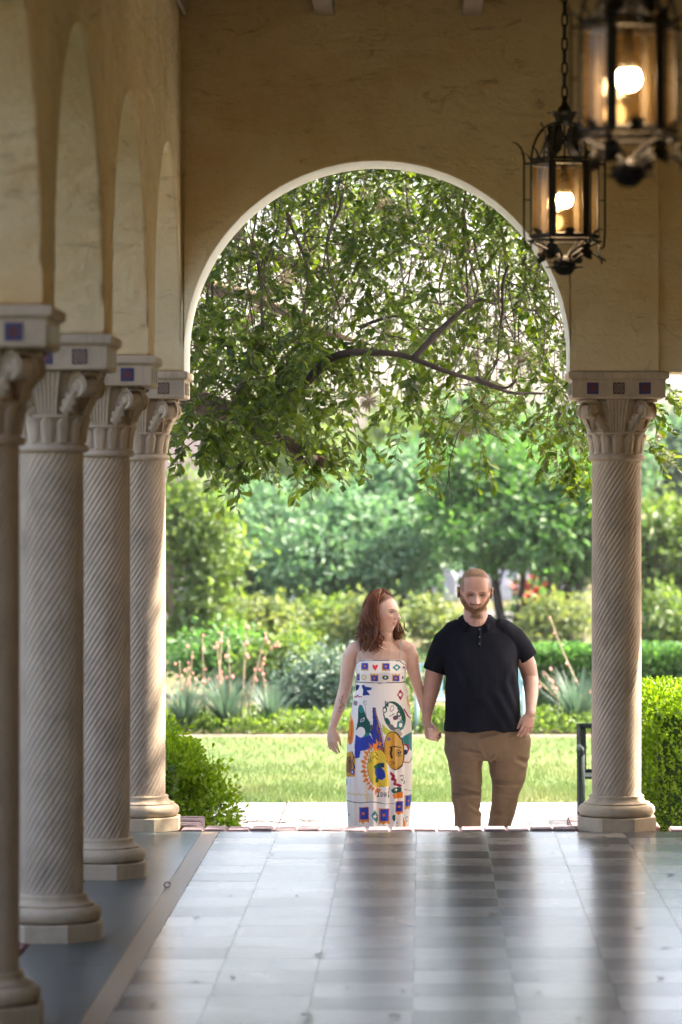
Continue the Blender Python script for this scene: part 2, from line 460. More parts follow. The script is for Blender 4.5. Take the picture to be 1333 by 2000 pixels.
def make_column(loc, label, variant, rot):
    t = empty('spiral_column', loc, label, 'column', 'spiral fluted columns')
    b = link('base', BASE, None, t); link('plinth', PLINTH, None, b)
    s = link('shaft', SHAFT, None, t); s.rotation_euler.z = rot
    c = link('capital', BELL, None, t)
    for k in range(14):
        q = link('collar_leaf', LEAFC, None, c); q.rotation_euler.z = 2 * PI * k / 14
    for k in range(4):
        q = link('volute', VOL, None, c); q.rotation_euler.z = PI / 4 + PI / 2 * k
        q = link('ribbed_tongue', TON, None, c); q.rotation_euler.z = PI / 2 * k
        for sx in (1, -1):
            q = link('side_leaf', SLF, None, c); q.rotation_euler.z = PI / 2 * k; q.scale.x = sx
    a = link('abacus', ABA, None, t)
    for k in range(4):
        for i, off in enumerate((-0.137, 0, 0.137)):
            kind = ('cross', 'diamond', 'cross')[i] if variant == 0 else ('diamond', 'cross', 'diamond')[i]
            q = link('inlay_tile', INLAY[kind], None, a)
            rz = PI / 2 * k; p = Matrix.Rotation(rz, 3, 'Z') @ Vector((off, -0.2435, 2.335)); q.location = p; q.rotation_euler.z = rz
    return t

lab = ['spiral fluted stone column at the left foot of the end arch', 'second spiral stone column from the end arch on the left',
       'third spiral stone column from the end arch on the left', 'nearest spiral stone column, cut by the left picture edge']
for i in range(5):
    make_column((AX, COLY[i], 0), lab[i] if i < 4 else 'spiral stone column nearer than the left picture edge', (1, 0, 1, 0, 1)[i], 0.3 * i)
make_column((RX, 20.4, 0), 'spiral fluted stone column standing alone right of the couple', 0, 0.2)
# corner pier of the column row's near end is a plain wall
# ------------------------------------------------------------------ floor
def mat_floor(name, c, c2, rough):
    m = NT(name); tc = m.n('TexCoord'); oi = m.n('ObjectInfo')
    vadd = m.n('VectorMath', operation='ADD'); m.l(tc.outputs['Object'], vadd.inputs[0])
    vm = m.n('VectorMath', operation='SCALE'); m.l(oi.outputs['Location'], vm.inputs[0]); vm.inputs['Scale'].default_value = 1.0
    m.l(vm.outputs[0], vadd.inputs[1]); v = vadd.outputs[0]
    n = m.noise(v, 2.2, 7, 0.7, 0.5); f = m.noise(v, 26, 5, 0.65)
    a = m.ramp(n, [(0.3, c), (0.7, c2)])
    a = m.mix(m.math('MULTIPLY', oi.outputs['Random'], 0.35), a, tuple(x * 0.72 for x in c))
    speck = m.ramp(f, [(0.62, (0, 0, 0)), (0.74, (1, 1, 1))])
    a = m.mix(m.math('MULTIPLY', speck, 0.35), a, (0.07, 0.06, 0.05))
    m.col(a)
    rr = m.math('ADD', m.math('MULTIPLY', n, 0.10), rough - 0.05)
    rr = m.math('ADD', rr, m.math('MULTIPLY', oi.outputs['Random'], 0.02)); rr = m.math('ADD', rr, m.math('MULTIPLY', f, 0.05))
    m.set(Roughness=rr); m.b.inputs['Specular IOR Level'].default_value = 0.5
    m.bump(m.math('ADD', m.math('MULTIPLY', n, 0.5), m.math('MULTIPLY', f, 0.12)), 0.04, 0.003)
    return m.mat
M['tile_dark'] = mat_floor('floor_tile_dark', (0.062, 0.063, 0.064), (0.11, 0.108, 0.105), 0.20)
M['tile_light'] = mat_floor('floor_tile_light', (0.25, 0.23, 0.195), (0.33, 0.305, 0.26), 0.20)
M['border'] = mat_floor('floor_border_slate', (0.070, 0.092, 0.092), (0.115, 0.14, 0.138), 0.26)
M['stripe'] = mat_floor('floor_stripe_tan', (0.29, 0.19, 0.105), (0.36, 0.24, 0.14), 0.34)
M['grout'] = mat_plain('grout', (0.09, 0.087, 0.082), 0.7, 0.2, 20)
M['brick'] = mat_plain('purple_brick', (0.29, 0.215, 0.225), 0.75, 0.3, 14, 0.4)
M['brick_red'] = mat_plain('maroon_brick', (0.20, 0.07, 0.06), 0.75, 0.3, 14, 0.4)
fl = empty('floor', (0, 0, 0), kind='structure')
mb = MB(); mb.box((AX - 0.30, -2.7, -0.5), (2.7, 20.36, -0.012)); mb.build('slab', M['grout'], fl)
TW = 0.3635; X0 = -1.126
YN = 20.25
def tile_mesh(nm, mat):
    mb = MB(); h = TW / 2 - 0.0007; e = 0.0005
    mb.add([(-h,-h,-0.011),(h,-h,-0.011),(h,h,-0.011),(-h,h,-0.011),(-h,-h,-e*0.6),(h,-h,-e*0.6),(h,h,-e*0.6),(-h,h,-e*0.6),(-h+e,-h+e,0),(h-e,-h+e,0),(h-e,h-e,0),(-h+e,h-e,0)],
           [(0,1,5,4),(1,2,6,5),(2,3,7,6),(3,0,4,7),(4,5,9,8),(5,6,10,9),(6,7,11,10),(7,4,8,11),(8,9,10,11)])
    return mb.mesh(nm, [mat])
TD, TL = tile_mesh('tile_dark', M['tile_dark']), tile_mesh('tile_light', M['tile_light'])
joinD, joinL = MB(), MB()
ncol = int((2.7 - X0) / TW)
for i in range(ncol + 1):
    for j in range(64):
        xc = X0 + TW * (i + 0.5); yc = YN - TW * (j + 0.5)
        if yc < -2.5: continue
        if xc + TW / 2 > 2.7: continue
        dark = (i + j) % 2 == 0
        vis = yc > 12.3 and abs((xc) ) < 3 and xc < (1333 - VX) * yc / F + 0.25
        if vis:
            q = link('tile', TD if dark else TL, None, fl); q.location = (xc, yc, random.uniform(-0.0004, 0.0004))
            if i == 0: q.location.x = xc + 0.0255; q.scale.x = (TW - 0.051) / TW
            q.rotation_euler = (random.gauss(0, 0.0007), random.gauss(0, 0.0007), 0)
        else:
            h = TW / 2 - 0.0012; (joinD if dark else joinL).box((xc - h + (0.051 if i == 0 else 0), yc - h, -0.011), (xc + h, yc + h, 0))
for jb, mt in ((joinD, 'tile_dark'), (joinL, 'tile_light')):
    q = jb.build('tile_field', M[mt], fl); tag(q, kind='stuff')
mb = MB(); mb.box((X0 - 0.041, -2.7, -0.0115), (X0 + 0.049, YN, -0.0002)); mb.build('stripe', M['stripe'], fl)
# slate border between stripe and the outer brick edge, in long slabs
y = -2.6
while y < YN - 0.01:
    y1 = min(y + 1.23, YN)
    mb = MB(); mb.box((AX - 0.06, y + 0.0015, -0.0115), (X0 - 0.043, y1 - 0.0015, -0.0003)); mb.build('border_slab', M['border'], fl); y = y1
# brick edges
def brick_mesh(nm, l, d, h, mat):
    mb = MB(); mb.box((-l/2, -d/2, -h), (l/2, d/2, 0)); me = mb.mesh(nm, [mat])
    bm = bmesh.new(); bm.from_mesh(me); bmesh.ops.bevel(bm, geom=[e for e in bm.edges], offset=0.007, segments=2, affect='EDGES'); bm.to_mesh(me); bm.free(); return me
BR = brick_mesh('brick', 0.117, 0.235, 0.10, M['brick'])
edge = empty('brick_edging', (0, 20.4, 0), 'row of pale purple bricks edging the floor under the end arch', 'edging')
x = -1.225
while x < 2.3:
    if not (0.80 < x < 1.25):
        q = link('brick', BR, None, edge); q.location = (x, random.uniform(-0.006, 0.006), 0.006 + random.uniform(-0.004, 0.004)); q.rotation_euler = (random.gauss(0, 0.005), random.gauss(0, 0.008), random.gauss(0, 0.008))
    x += 0.1235
BR2 = brick_mesh('brick_red', 0.235, 0.112, 0.10, M['brick_red'])
edge2 = empty('brick_edging', (AX - 0.185, 0, 0), 'maroon brick edging along the outside of the left columns', 'edging')
y = COLY[5]
while y < 20.3:
    q = link('brick', BR2, None, edge2); q.location = (0, y, 0.004 + random.uniform(-0.003, 0.003)); q.rotation_euler.z = random.gauss(0, 0.01); y += 0.1235
# steps down to the path, with brick cheeks each side
st = empty('steps', (0, 20.53, -0.5), 'brick steps leading down from the end arch to the path', 'steps')
for k in range(3):
    mb = MB(); mb.box((-1.19, 20.525 + 0.30 * k, -0.5 + 0.0005 * k), (0.79, 20.525 + 0.30 * (k + 1) - 0.001, -0.125 * (k + 1)))
    fit(mb.build('step', M['brick']), st)
mb = MB(); mb.box((-1.19, 20.362, -0.5), (0.79, 20.524, -0.102)); fit(mb.build('riser', M['brick']), st)
BR3 = brick_mesh('cheek_brick', 0.235, 0.068, 0.105, M['brick'])
def cheek(x0, x1, label):
    t = empty('step_cheek', ((x0 + x1) / 2, 20.85, -0.5), label, 'low wall')
    mb = MB(); mb.box((x0, 20.53, -0.5), (x1, 21.16, -0.102)); fit(mb.build('core', M['grout']), t)
    y = 20.57
    while y < 21.16:
        x = x0 + 0.118
        while x < x1:
            q = link('brick', BR3, None, t); q.location = Vector((x, y, 0.004 + random.uniform(-0.003, 0.003))) - t.location; q.rotation_euler.z = random.gauss(0, 0.01); x += 0.243
        y += 0.076
cheek(-1.68, -1.19, 'low brick cheek wall beside the left hedge'); cheek(0.79, 1.28, 'low brick cheek wall behind the right column')
# ================================================================== GROUND
GZ = -0.5
def mat_ground(name, c1, c2, scale=3.0):
    m = NT(name); v = m.coord(); n = m.noise(v, scale, 8, 0.7); f = m.noise(v, scale * 14, 4)
    a = m.ramp(n, [(0.3, c1), (0.7, c2)]); a = m.mix(m.math('MULTIPLY', f, 0.4), a, tuple(x * 0.6 for x in c1)); m.col(a); m.set(Roughness=0.95)
    m.b.inputs['Specular IOR Level'].default_value = 0.1; m.bump(f, 0.6, 0.02); return m.mat
M['earth'] = mat_ground('garden_earth', (0.10, 0.085, 0.05), (0.13, 0.14, 0.06), 1.2)
M['turf'] = mat_ground('turf', (0.085, 0.14, 0.045), (0.15, 0.20, 0.08), 0.9)
M['asphalt'] = mat_ground('road_asphalt', (0.10, 0.10, 0.10), (0.16, 0.16, 0.16), 2)
def mat_concrete():
    m = NT('path_concrete'); v = m.coord(); n = m.noise(v, 1.3, 7, 0.7); f = m.noise(v, 60, 3)
    a = m.ramp(n, [(0.3, (0.27, 0.262, 0.258)), (0.7, (0.37, 0.357, 0.352))]); a = m.mix(m.math('MULTIPLY', f, 0.25), a, (0.38, 0.36, 0.35))
    m.col(a); m.set(Roughness=0.85); m.bump(f, 0.2, 0.004); return m.mat
M['concrete'] = mat_concrete()
mb = MB(); mb.add([(-400, -300, GZ - 0.03), (400, -300, GZ - 0.03), (400, 900, GZ - 0.03), (-400, 900, GZ - 0.03)], [(0, 1, 2, 3)])
tag(mb.build('ground', M['earth']), kind='structure')
pth = empty('path', (0, 24, GZ), kind='structure')
# concrete slabs with open joints
xs = [-12, -7.5, -4.2, -1.0, 2.2, 5.4, 12]; ys = [20.3, 22.9, 25.6, 28.2]
for i in range(len(xs) - 1):
    for j in range(len(ys) - 1):
        mb = MB(); mb.box((xs[i] + 0.006, ys[j] - 24 + 0.006, -0.1), (xs[i+1] - 0.006, ys[j+1] - 24 - 0.006, random.uniform(-0.002, 0.002)))
        q = mb.build('slab', M['concrete'], pth); bevel(q, 0.006)
mb = MB(); mb.box((-12, 35.45, GZ - 0.1), (12, 35.85, GZ + 0.005)); M['gravel'] = mat_ground('gravel', (.14, .12, .09), (.24, .21, .17), 4)
tag(mb.build('garden_path', M['gravel']), kind='structure')
mb = MB(); mb.box((-30, 64, GZ - 0.1), (30, 72, GZ)); tag(mb.build('road', M['asphalt']), kind='structure')
mb = MB(); mb.add([(-14, 28.2, GZ + 0.004), (14, 28.2, GZ + 0.004), (14, 35.5, GZ + 0.004), (-14, 35.5, GZ + 0.004)], [(0, 1, 2, 3)])
tag(mb.build('lawn', M['turf']), kind='structure')
mb = MB(); mb.add([(-30, 2, GZ - 0.004), (AX - 0.5, 2, GZ - 0.004), (AX - 0.5, 20.29, GZ - 0.004), (-30, 20.29, GZ - 0.004)], [(0, 1, 2, 3)])
tag(mb.build('side_garden', M['earth']), kind='structure')

# ------------------------------------------------------------------ leaf clouds
def unit(a): return a / np.maximum(np.linalg.norm(a, axis=1, keepdims=True), 1e-9)
def leaf_cloud(pos, d, nrm, L, W, fold=0.25, obo=0.75):
    """six-sided folded leaves: pos base points, d pointing directions, nrm face normals"""
    n = len(pos); d = unit(d); s = unit(np.cross(d, nrm)); u = np.cross(s, d)
    L = np.broadcast_to(np.asarray(L, float), (n,))[:, None]; W = np.broadcast_to(np.asarray(W, float), (n,))[:, None]
    def pt(a, b, c): return pos + d * L * a + s * W * b + u * W * c
    V = np.stack([pt(0, 0, 0), pt(0.38, 0.36, fold), pt(obo, 0.5, fold * 1.1), pt(1, 0, -0.12), pt(obo, -0.5, fold * 1.1), pt(0.38, -0.36, fold)], 1).reshape(-1, 3)
    b = (np.arange(n) * 6)[:, None]
    Fc = np.concatenate([b + np.array([[0, 1, 2, 3]]), b + np.array([[0, 3, 4, 5]])], 0)
    return V, Fc
def rnd_dir(n): return unit(RNG.normal(size=(n, 3)))

def crown_points(lobes, n, clump=0.28, shell=0.55, flat=1.0):
    """points gathered in small clumps spread through ellipsoid lobes, mostly near their surface; returns points and outward directions"""
    vol = np.array([l[1] * l[2] * l[3] for l in lobes]) ** (2 / 3); pr = vol / vol.sum()
    nc = max(12, n // 45); li = RNG.choice(len(lobes), nc, p=pr)
    C = np.array([l[0] for l in lobes])[li]; R = np.array([l[1:4] for l in lobes])[li]
    rd = rnd_dir(nc); rr = shell + (1 - shell) * RNG.random(nc) ** 0.6
    cc = C + rd * R * rr[:, None]
    ci = RNG.integers(0, nc, n)
    off = RNG.normal(size=(n, 3)) * clump * np.array([1, 1, 0.8]) * (0.6 + 0.8 * RNG.random(nc))[ci][:, None]
    out = unit(rd[ci] * 0.8 + unit(off) * 0.9)
    return cc[ci] + off, out

def foliage(name, lobes, n, size, mat, parent, clump=0.28, shell=0.55, droop=0.25, aspect=0.5, zmin=None):
    p, out = crown_points(lobes, n, clump, shell)
    if zmin is not None:
        k = p[:, 2] > zmin; p, out = p[k], out[k]
    m = len(p); d = unit(out * 0.6 + rnd_dir(m) * 0.8 - np.array([0, 0, droop])); nr = unit(out * 0.7 + rnd_dir(m) * 0.7 + np.array([0, 0, 0.45]))
    L = size * (0.65 + 0.7 * RNG.random(m))
    V, Fc = leaf_cloud(p, d, nr, L, L * aspect)
    q = link(name, np_mesh(name, V, Fc, mat)); tag(q, kind='stuff'); return fit(q, parent)

def wobble(a, b, n, amp, seed):
    a, b = Vector(a), Vector(b); r = random.Random(seed); pts = []
    ph = [r.uniform(0, 6) for _ in range(4)]
    for i in range(n + 1):
        t = i / n; e = math.sin(PI * t) ; p = a.lerp(b, t)
        p += Vector((math.sin(3 * t + ph[0]) - math.sin(ph[0]) * (1 - t), math.cos(2.3 * t + ph[1]), 0.5 * math.sin(5 * t + ph[2]))) * amp * e
        pts.append(p)
    return pts

M['bark'] = mat_plain('bark_grey_brown', (0.085, 0.06, 0.045), 0.9, 0.4, 22, 0.9)
M['bark_light'] = mat_plain('bark_light', (0.22, 0.17, 0.125), 0.9, 0.35, 22, 0.7)
M['bark_dark'] = mat_plain('bark_dark', (0.045, 0.035, 0.033), 0.9, 0.35, 18, 0.6)
M['lf_oak'] = mat_leaf('oak_leaf', (0.020, 0.048, 0.014), (0.075, 0.115, 0.022), 0.5, 0.33, (2.7, 2.5, 0.45), 0.5)
M['lf_box'] = mat_leaf('box_leaf', (0.12, 0.24, 0.015), (0.24, 0.37, 0.03), 0.45, 0.35, (1.5, 1.5, 0.5))
M['lf_myrtle'] = mat_leaf('myrtle_leaf', (0.08, 0.19, 0.11), (0.18, 0.31, 0.17), 0.40, 0.45, (1.2, 1.4, 0.9))
M['lf_green'] = mat_leaf('green_leaf', (0.05, 0.15, 0.05), (0.13, 0.26, 0.09), 0.42, 0.45, (1.3, 1.5, 0.6))
M['lf_yellow'] = mat_leaf('yellow_leaf', (0.11, 0.18, 0.07), (0.21, 0.27, 0.105), 0.45, 0.5, (1.4, 1.3, 0.6))
M['lf_blue'] = mat_leaf('blue_green_leaf', (0.08, 0.14, 0.11), (0.15, 0.22, 0.17), 0.30, 0.5, (1.1, 1.3, 1.0))
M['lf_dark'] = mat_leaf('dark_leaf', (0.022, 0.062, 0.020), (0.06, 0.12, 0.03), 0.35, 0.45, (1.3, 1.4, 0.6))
M['lf_lime'] = mat_leaf('lime_leaf', (0.085, 0.17, 0.05), (0.17, 0.255, 0.08), 0.45, 0.45, (1.4, 1.4, 0.5))
M['red'] = mat_plain('red_petal', (0.55, 0.06, 0.05), 0.6, 0.3, 20)
M['pink'] = mat_plain('pink_petal', (0.70, 0.28, 0.25), 0.6, 0.25, 20)
M['stalk'] = mat_plain('flower_stalk', (0.34, 0.26, 0.17), 0.7, 0.25, 20)

# ------------------------------------------------------------------ lawn blades
def blades(x0, x1, y0, y1, n, h, mat, name, z=GZ):
    p = np.column_stack([RNG.uniform(x0, x1, n), RNG.uniform(y0, y1, n), np.full(n, z)])
    a = RNG.uniform(0, 2 * PI, n); s = np.column_stack([np.cos(a), np.sin(a), np.zeros(n)]) * 0.0045
    lean = np.column_stack([RNG.normal(0, 0.4, n), RNG.normal(0, 0.4, n), np.ones(n)]); hh = (h * RNG.uniform(0.5, 1.2, n))[:, None]
    V = np.stack([p - s, p + s, p + unit(lean) * hh], 1).reshape(-1, 3); Fc = (np.arange(n) * 3)[:, None] + np.array([[0, 1, 2]])
    return link(name, np_mesh(name, V, Fc, mat))
M['blade'] = mat_leaf('grass_blade', (0.085, 0.16, 0.05), (0.165, 0.24, 0.09), 0.35, 0.5, (1.2, 1.2, 0.8), patch=(0.27, 0.26, 0.13))
def blade_band():
    parts = [(-4, 3, 28.15, 29.6, 26000, 0.055), (-4.2, 3.2, 29.6, 32, 22000, 0.05), (-4.8, 3.5, 32, 35.35, 16000, 0.05)]
    Vs, Fs, k = [], [], 0
    for x0, x1, y0, y1, n, h in parts:
        q = blades(x0, x1, y0, y1, n, h, M['blade'], 'tmp'); me = q.data
        v = np.empty(len(me.vertices) * 3, np.float32); me.vertices.foreach_get('co', v); f = np.arange(len(me.vertices)).reshape(-1, 3)
        Vs.append(v.reshape(-1, 3)); Fs.append(f + k); k += len(me.vertices); bpy.data.objects.remove(q); bpy.data.meshes.remove(me)
    o = link('grass', np_mesh('grass', np.concatenate(Vs), np.concatenate(Fs), M['blade']))
    tag(o, 'short bright green lawn grass beyond the concrete path', 'grass', kind='stuff')
blade_band()

# ------------------------------------------------------------------ clipped hedges near the steps
def box_points(lo, hi, n, lump, seed, depth=0.16):
    """points in the outer layer of a lumpy clipped box, with outward normals"""
    lo, hi = np.array(lo), np.array(hi); ext = hi - lo
    areas = np.array([ext[1]*ext[2], ext[1]*ext[2], ext[0]*ext[2], ext[0]*ext[2]*0.4, ext[0]*ext[1]])
    fc = RNG.choice(5, n, p=areas / areas.sum()); u = RNG.random((n, 3)); p = lo + u * ext
    nr = np.zeros((n, 3)); dp = RNG.random(n) ** 1.6 * depth
    for k, (ax, side) in enumerate(((0, 0), (0, 1), (1, 0), (1, 1), (2, 1))):
        m = fc == k; p[m, ax] = (lo if side == 0 else hi)[ax] + (dp[m] if side == 0 else -dp[m]); nr[m, ax] = -1 if side == 0 else 1
    c = (lo + hi) / 2
    # round the corners and add lumps
    q = (p - c) / (ext / 2); ln = np.linalg.norm(np.abs(q) ** 4, axis=1) ** 0.25
    q2 = q / np.maximum(ln, 1)[:, None] * np.minimum(ln, 1)[:, None] if False else q * (1 - 0.09 * np.clip(np.linalg.norm(q, axis=1) - 1, 0, 1))[:, None]
    p = c + q2 * ext / 2
    ph = np.array([[noise.noise(Vector(v) * 2.6 + Vector((seed, 0, 0))), noise.noise(Vector(v) * 6 + Vector((0, seed, 0)))] for v in p])
    p = p + nr * (ph[:, :1] * lump + ph[:, 1:] * lump * 0.5); out = unit(nr + (q * 0.5) + RNG.normal(size=(n, 3)) * 0.35)
    return p, out
def hedge(name, lo, hi, n, size, mat, label, lump=0.06, seed=1, group=None, cat='hedge', extra=None, depth=0.16):
    lo, hi = Vector(lo), Vector(hi); base = Vector(((lo.x + hi.x) / 2, (lo.y + hi.y) / 2, GZ))
    t = empty(name, base, label, cat, group)
    p, out = box_points(lo, hi, n, lump, seed, depth)
    if extra is not None:
        pe, oe = crown_points(extra, n // 5, 0.05, 0.5); p = np.concatenate([p, pe]); out = np.concatenate([out, oe])
    m = len(p); d = unit(out * 0.8 + rnd_dir(m) * 0.7 + np.array([0, 0, 0.45])); nr = unit(out * 0.5 + rnd_dir(m) * 0.7 + np.array([0, 0, 0.5]))
    L = size * (0.7 + 0.6 * RNG.random(m)); V, Fc = leaf_cloud(p, d, nr, L, L * 0.55)
    fit(tag(link('foliage', np_mesh('foliage', V, Fc, mat)), kind='stuff'), t)
    # twiggy heart
    mb = MB(); r = random.Random(seed)
    for k in range(int(10 + 14 * (hi.x - lo.x))):
        a = Vector((r.uniform(lo.x + .12, hi.x - .12), r.uniform(lo.y + .12, hi.y - .12), GZ)); b = a + Vector((r.uniform(-.2, .2), r.uniform(-.15, .15), (hi.z - GZ) * r.uniform(.6, .92)))
        mb.tube(wobble(a, b, 5, 0.03, k), [0.014, 0.012, 0.01, 0.008, 0.006, 0.004], 5)
    fit(mb.build('stems', M['bark_dark']), t)
    # dark box stands in for the shaded heart and stops sky showing through
    mb = MB(); e = 0.15; mb.box((lo.x + e, lo.y + e, GZ + 0.04), (hi.x - e, hi.y - e, hi.z - e)); fit(mb.build('shade_core', M['lf_dark']), t)
    return t
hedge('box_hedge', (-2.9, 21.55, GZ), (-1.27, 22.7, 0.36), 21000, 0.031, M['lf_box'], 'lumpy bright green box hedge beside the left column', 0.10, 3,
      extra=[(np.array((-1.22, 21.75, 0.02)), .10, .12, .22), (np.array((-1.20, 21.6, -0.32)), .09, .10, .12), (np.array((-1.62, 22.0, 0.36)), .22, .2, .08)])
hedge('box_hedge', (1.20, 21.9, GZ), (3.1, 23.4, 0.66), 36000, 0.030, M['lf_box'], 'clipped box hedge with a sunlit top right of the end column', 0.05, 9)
hedge('added_hedge', (-6.6, 4.0, GZ), (-5.3, 19.5, 1.0), 7000, .13, M['lf_dark'], 'unseen dark hedge added outside the left arcade to dim the loggia', .1, 31, depth=.3)  # out of view, added to hold back light entering through the arcade
t = empty('low_shrub', (-1.13, 21.5, GZ), 'small sprig of box growing at the foot of the left hedge', 'shrub')
foliage('foliage', [(np.array((-1.16, 21.5, -0.22)), .10, .12, .14), (np.array((-1.10, 21.45, -0.10)), .05, .06, .08)], 700, 0.034, M['lf_box'], t, 0.03, 0.2)
mb = MB()
for k in range(7): mb.tube(wobble((-1.14, 21.5, GZ), (-1.16 + 0.03 * k, 21.45 + 0.02 * (k % 3), -0.12 - 0.03 * (k % 2)), 4, .01, k), 0.004, 5)
fit(mb.build('stems', M['bark_dark']), t)

# ------------------------------------------------------------------ planting beyond the lawn
def shrub(label, px, pyc, rx, ry, Y, mat, n, size, name='shrub', group=None, cat='shrub', lobes=5, seed=0, flowers=None, clump=None):
    sc = F / Y; c = P(px, pyc, Y); r = random.Random(seed * 7 + int(px)); RX_, RZ_ = rx / sc, ry / sc
    L = []
    for k in range(lobes):
        L.append((np.array((c.x + r.uniform(-.55, .55) * RX_, Y + r.uniform(-.5, .5) * RX_, c.z + r.uniform(-.45, .45) * RZ_)), RX_ * r.uniform(.4, .6), RX_ * r.uniform(.4, .6), RZ_ * r.uniform(.45, .65)))
    t = empty(name, (c.x, Y, GZ), label, cat, group)
    foliage('foliage', L, n, size, mat, t, clump or 0.10 * RX_ + 0.05, 0.45, zmin=GZ)
    mb = MB()
    for k in range(8):
        l = L[k % lobes][0]; mb.tube(wobble((c.x + r.uniform(-.1, .1) * RX_, Y, GZ), Vector(l), 5, .05, k), [.02, .018, .015, .012, .01, .006], 5)
    fit(mb.build('stems', M['bark']), t)
    if flowers:
        p, out = crown_points(L, flowers[1], 0.06, 0.8); m = len(p); V, Fc = leaf_cloud(p + out * 0.05, out, rnd_dir(m), flowers[2], flowers[2] * .9)
        fit(tag(link('blossom', np_mesh('blossom', V, Fc, flowers[0])), kind='stuff'), t)
    return t

def crown_tree(label, px, pyc, rx, ry, Y, mat, n, size, name='tree', group=None, lobes=7, seed=0, trunks=3, bark='bark_dark', basepx=None, flowers=None, clump=None):
    sc = F / Y; c = P(px, pyc, Y); r = random.Random(seed * 13 + int(px)); RX_, RZ_ = rx / sc, ry / sc
    L = []
    for k in range(lobes):
        an = 2 * PI * k / lobes + r.uniform(-.3, .3); q = r.uniform(.35, .62)
        L.append((np.array((c.x + math.cos(an) * q * RX_, Y + r.uniform(-.6, .5) * RX_, c.z + math.sin(an) * q * RZ_)), RX_ * r.uniform(.36, .5), RX_ * r.uniform(.4, .5), RZ_ * r.uniform(.34, .46)))
    bx = c.x if basepx is None else (basepx - VX) * Y / F
    t = empty(name, (bx, Y, GZ), label, 'tree', group)
    foliage('crown', L, n, size, mat, t, clump or 0.12 * RX_ + 0.06, 0.5)
    for k in range(trunks):
        a = Vector((bx + r.uniform(-.18, .18), Y + r.uniform(-.15, .15), GZ - 0.03)); b = Vector(L[(k * 2) % lobes][0])
        mb = MB(); pts = wobble(a, b, 8, 0.16, k + seed); mb.tube(pts, [0.07 - 0.006 * i for i in range(9)], 7)
        for j in range(4):
            s_ = pts[3 + j]; e = Vector(L[(k * 2 + j + 1) % lobes][0]); mb.tube(wobble(s_, s_.lerp(e, .8), 5, .1, j + k), [.025, .02, .016, .012, .009, .005], 5)
        fit(mb.build('trunk', M[bark]), t)
    if flowers:
        p, out = crown_points(L, flowers[1], 0.10, 0.85); m = len(p); V, Fc = leaf_cloud(p + out * 0.1, out, rnd_dir(m), flowers[2], flowers[2] * .9)
        fit(tag(link('blossom', np_mesh('blossom', V, Fc, flowers[0])), kind='stuff'), t)
    return t

G1 = 'small trees behind the garden bed'
crown_tree('round blue-green tree behind the left garden bed', 500, 1065, 125, 130, 57, M['lf_myrtle'], 6500, .13, 'garden_tree', G1, seed=1, basepx=515)
crown_tree('blue-green spreading tree above the woman', 690, 1085, 150, 115, 56, M['lf_myrtle'], 7500, .13, 'garden_tree', G1, seed=2, basepx=740)
crown_tree('tall pale green tree between the couple', 815, 975, 130, 115, 58, M['lf_myrtle'], 7000, .13, 'garden_tree', G1, seed=3, basepx=845)
crown_tree('bright green tree behind the man, with dark slanting trunks', 985, 975, 150, 125, 55, M['lf_green'], 8000, .13, 'garden_tree', G1, seed=4, basepx=1005)
crown_tree('green tree with a forked dark trunk beside the right column', 1120, 1015, 105, 130, 54, M['lf_green'], 7000, .13, 'garden_tree', G1, seed=5, basepx=1110)
crown_tree('pale green drooping tree beside the left column', 375, 1065, 105, 150, 50, M['lf_lime'], 4200, .11, 'garden_tree', G1, seed=6, bark='bark_light', basepx=330)
crown_tree('loose yellow-green tree seen right of the end column', 1310, 1090, 90, 130, 56, M['lf_lime'], 5000, .13, 'garden_tree', G1, seed=7, bark='bark', basepx=1320)
G2 = 'tall trees far behind the garden'
for k, (px, py, rx, ry, mt, lb, fl_) in enumerate([
    (350, 920, 170, 130, 'lf_yellow', 'far yellow-green tree low at the left of the arch', None),
    (560, 925, 170, 120, 'lf_lime', 'far lime green tree left of the centre gap', None),
    (770, 905, 130, 110, 'lf_lime', 'far pale green tree right of the centre gap', None),
    (950, 880, 150, 120, 'lf_green', 'far green tree above the man', None),
    (1130, 900, 140, 120, 'lf_myrtle', 'far blue-green tree behind the right column', None),
    (1330, 900, 130, 100, 'lf_myrtle', 'far tree with pink blossom at the right picture edge', (M['pink'], 500, .22))]):
    crown_tree(lb, px, py, rx, ry, 84 + 2 * (k % 3), M[mt], 5000, .2, 'far_tree', G2, seed=20 + k, bark='bark_light', flowers=fl_)
G3 = 'yellow-green mounded shrubs'
for k, (px, py, rx, ry, mt, lb) in enumerate([
    (380, 1245, 80, 58, 'lf_lime', 'mounded lime shrub beside the left column'), (500, 1235, 80, 52, 'lf_yellow', 'yellowish mounded shrub behind the pink flower stalks'),
    (610, 1230, 75, 52, 'lf_lime', 'lime mounded shrub left of the woman'), (710, 1225, 70, 52, 'lf_yellow', 'yellow-green shrub behind the woman'),
    (850, 1225, 70, 45, 'lf_yellow', 'yellow-green shrub between the heads of the couple'), (1090, 1225, 75, 45, 'lf_yellow', 'yellow-green shrub between the man and the column'),
    (1310, 1210, 70, 60, 'lf_lime', 'lime shrub right of the end column')]):
    shrub(lb, px, py, rx, ry, 50 + (k % 3), M[mt], 2600, .09, 'mounded_shrub', G3, seed=k)
shrub('dark green shrub behind the flower stalks', 430, 1300, 95, 60, 43, M['lf_green'], 3200, .08, seed=11)
shrub('mid green shrub behind the blue-green shrub', 570, 1290, 80, 55, 42.5, M['lf_lime'], 2800, .08, seed=12)
shrub('loose blue-green shrub left of the woman at the bed edge', 625, 1340, 85, 85, 37.6, M['lf_blue'], 4200, .06, seed=13)
shrub('dark leafy shrub behind the woman', 740, 1345, 70, 75, 38.2, M['lf_dark'], 3000, .065, seed=14)
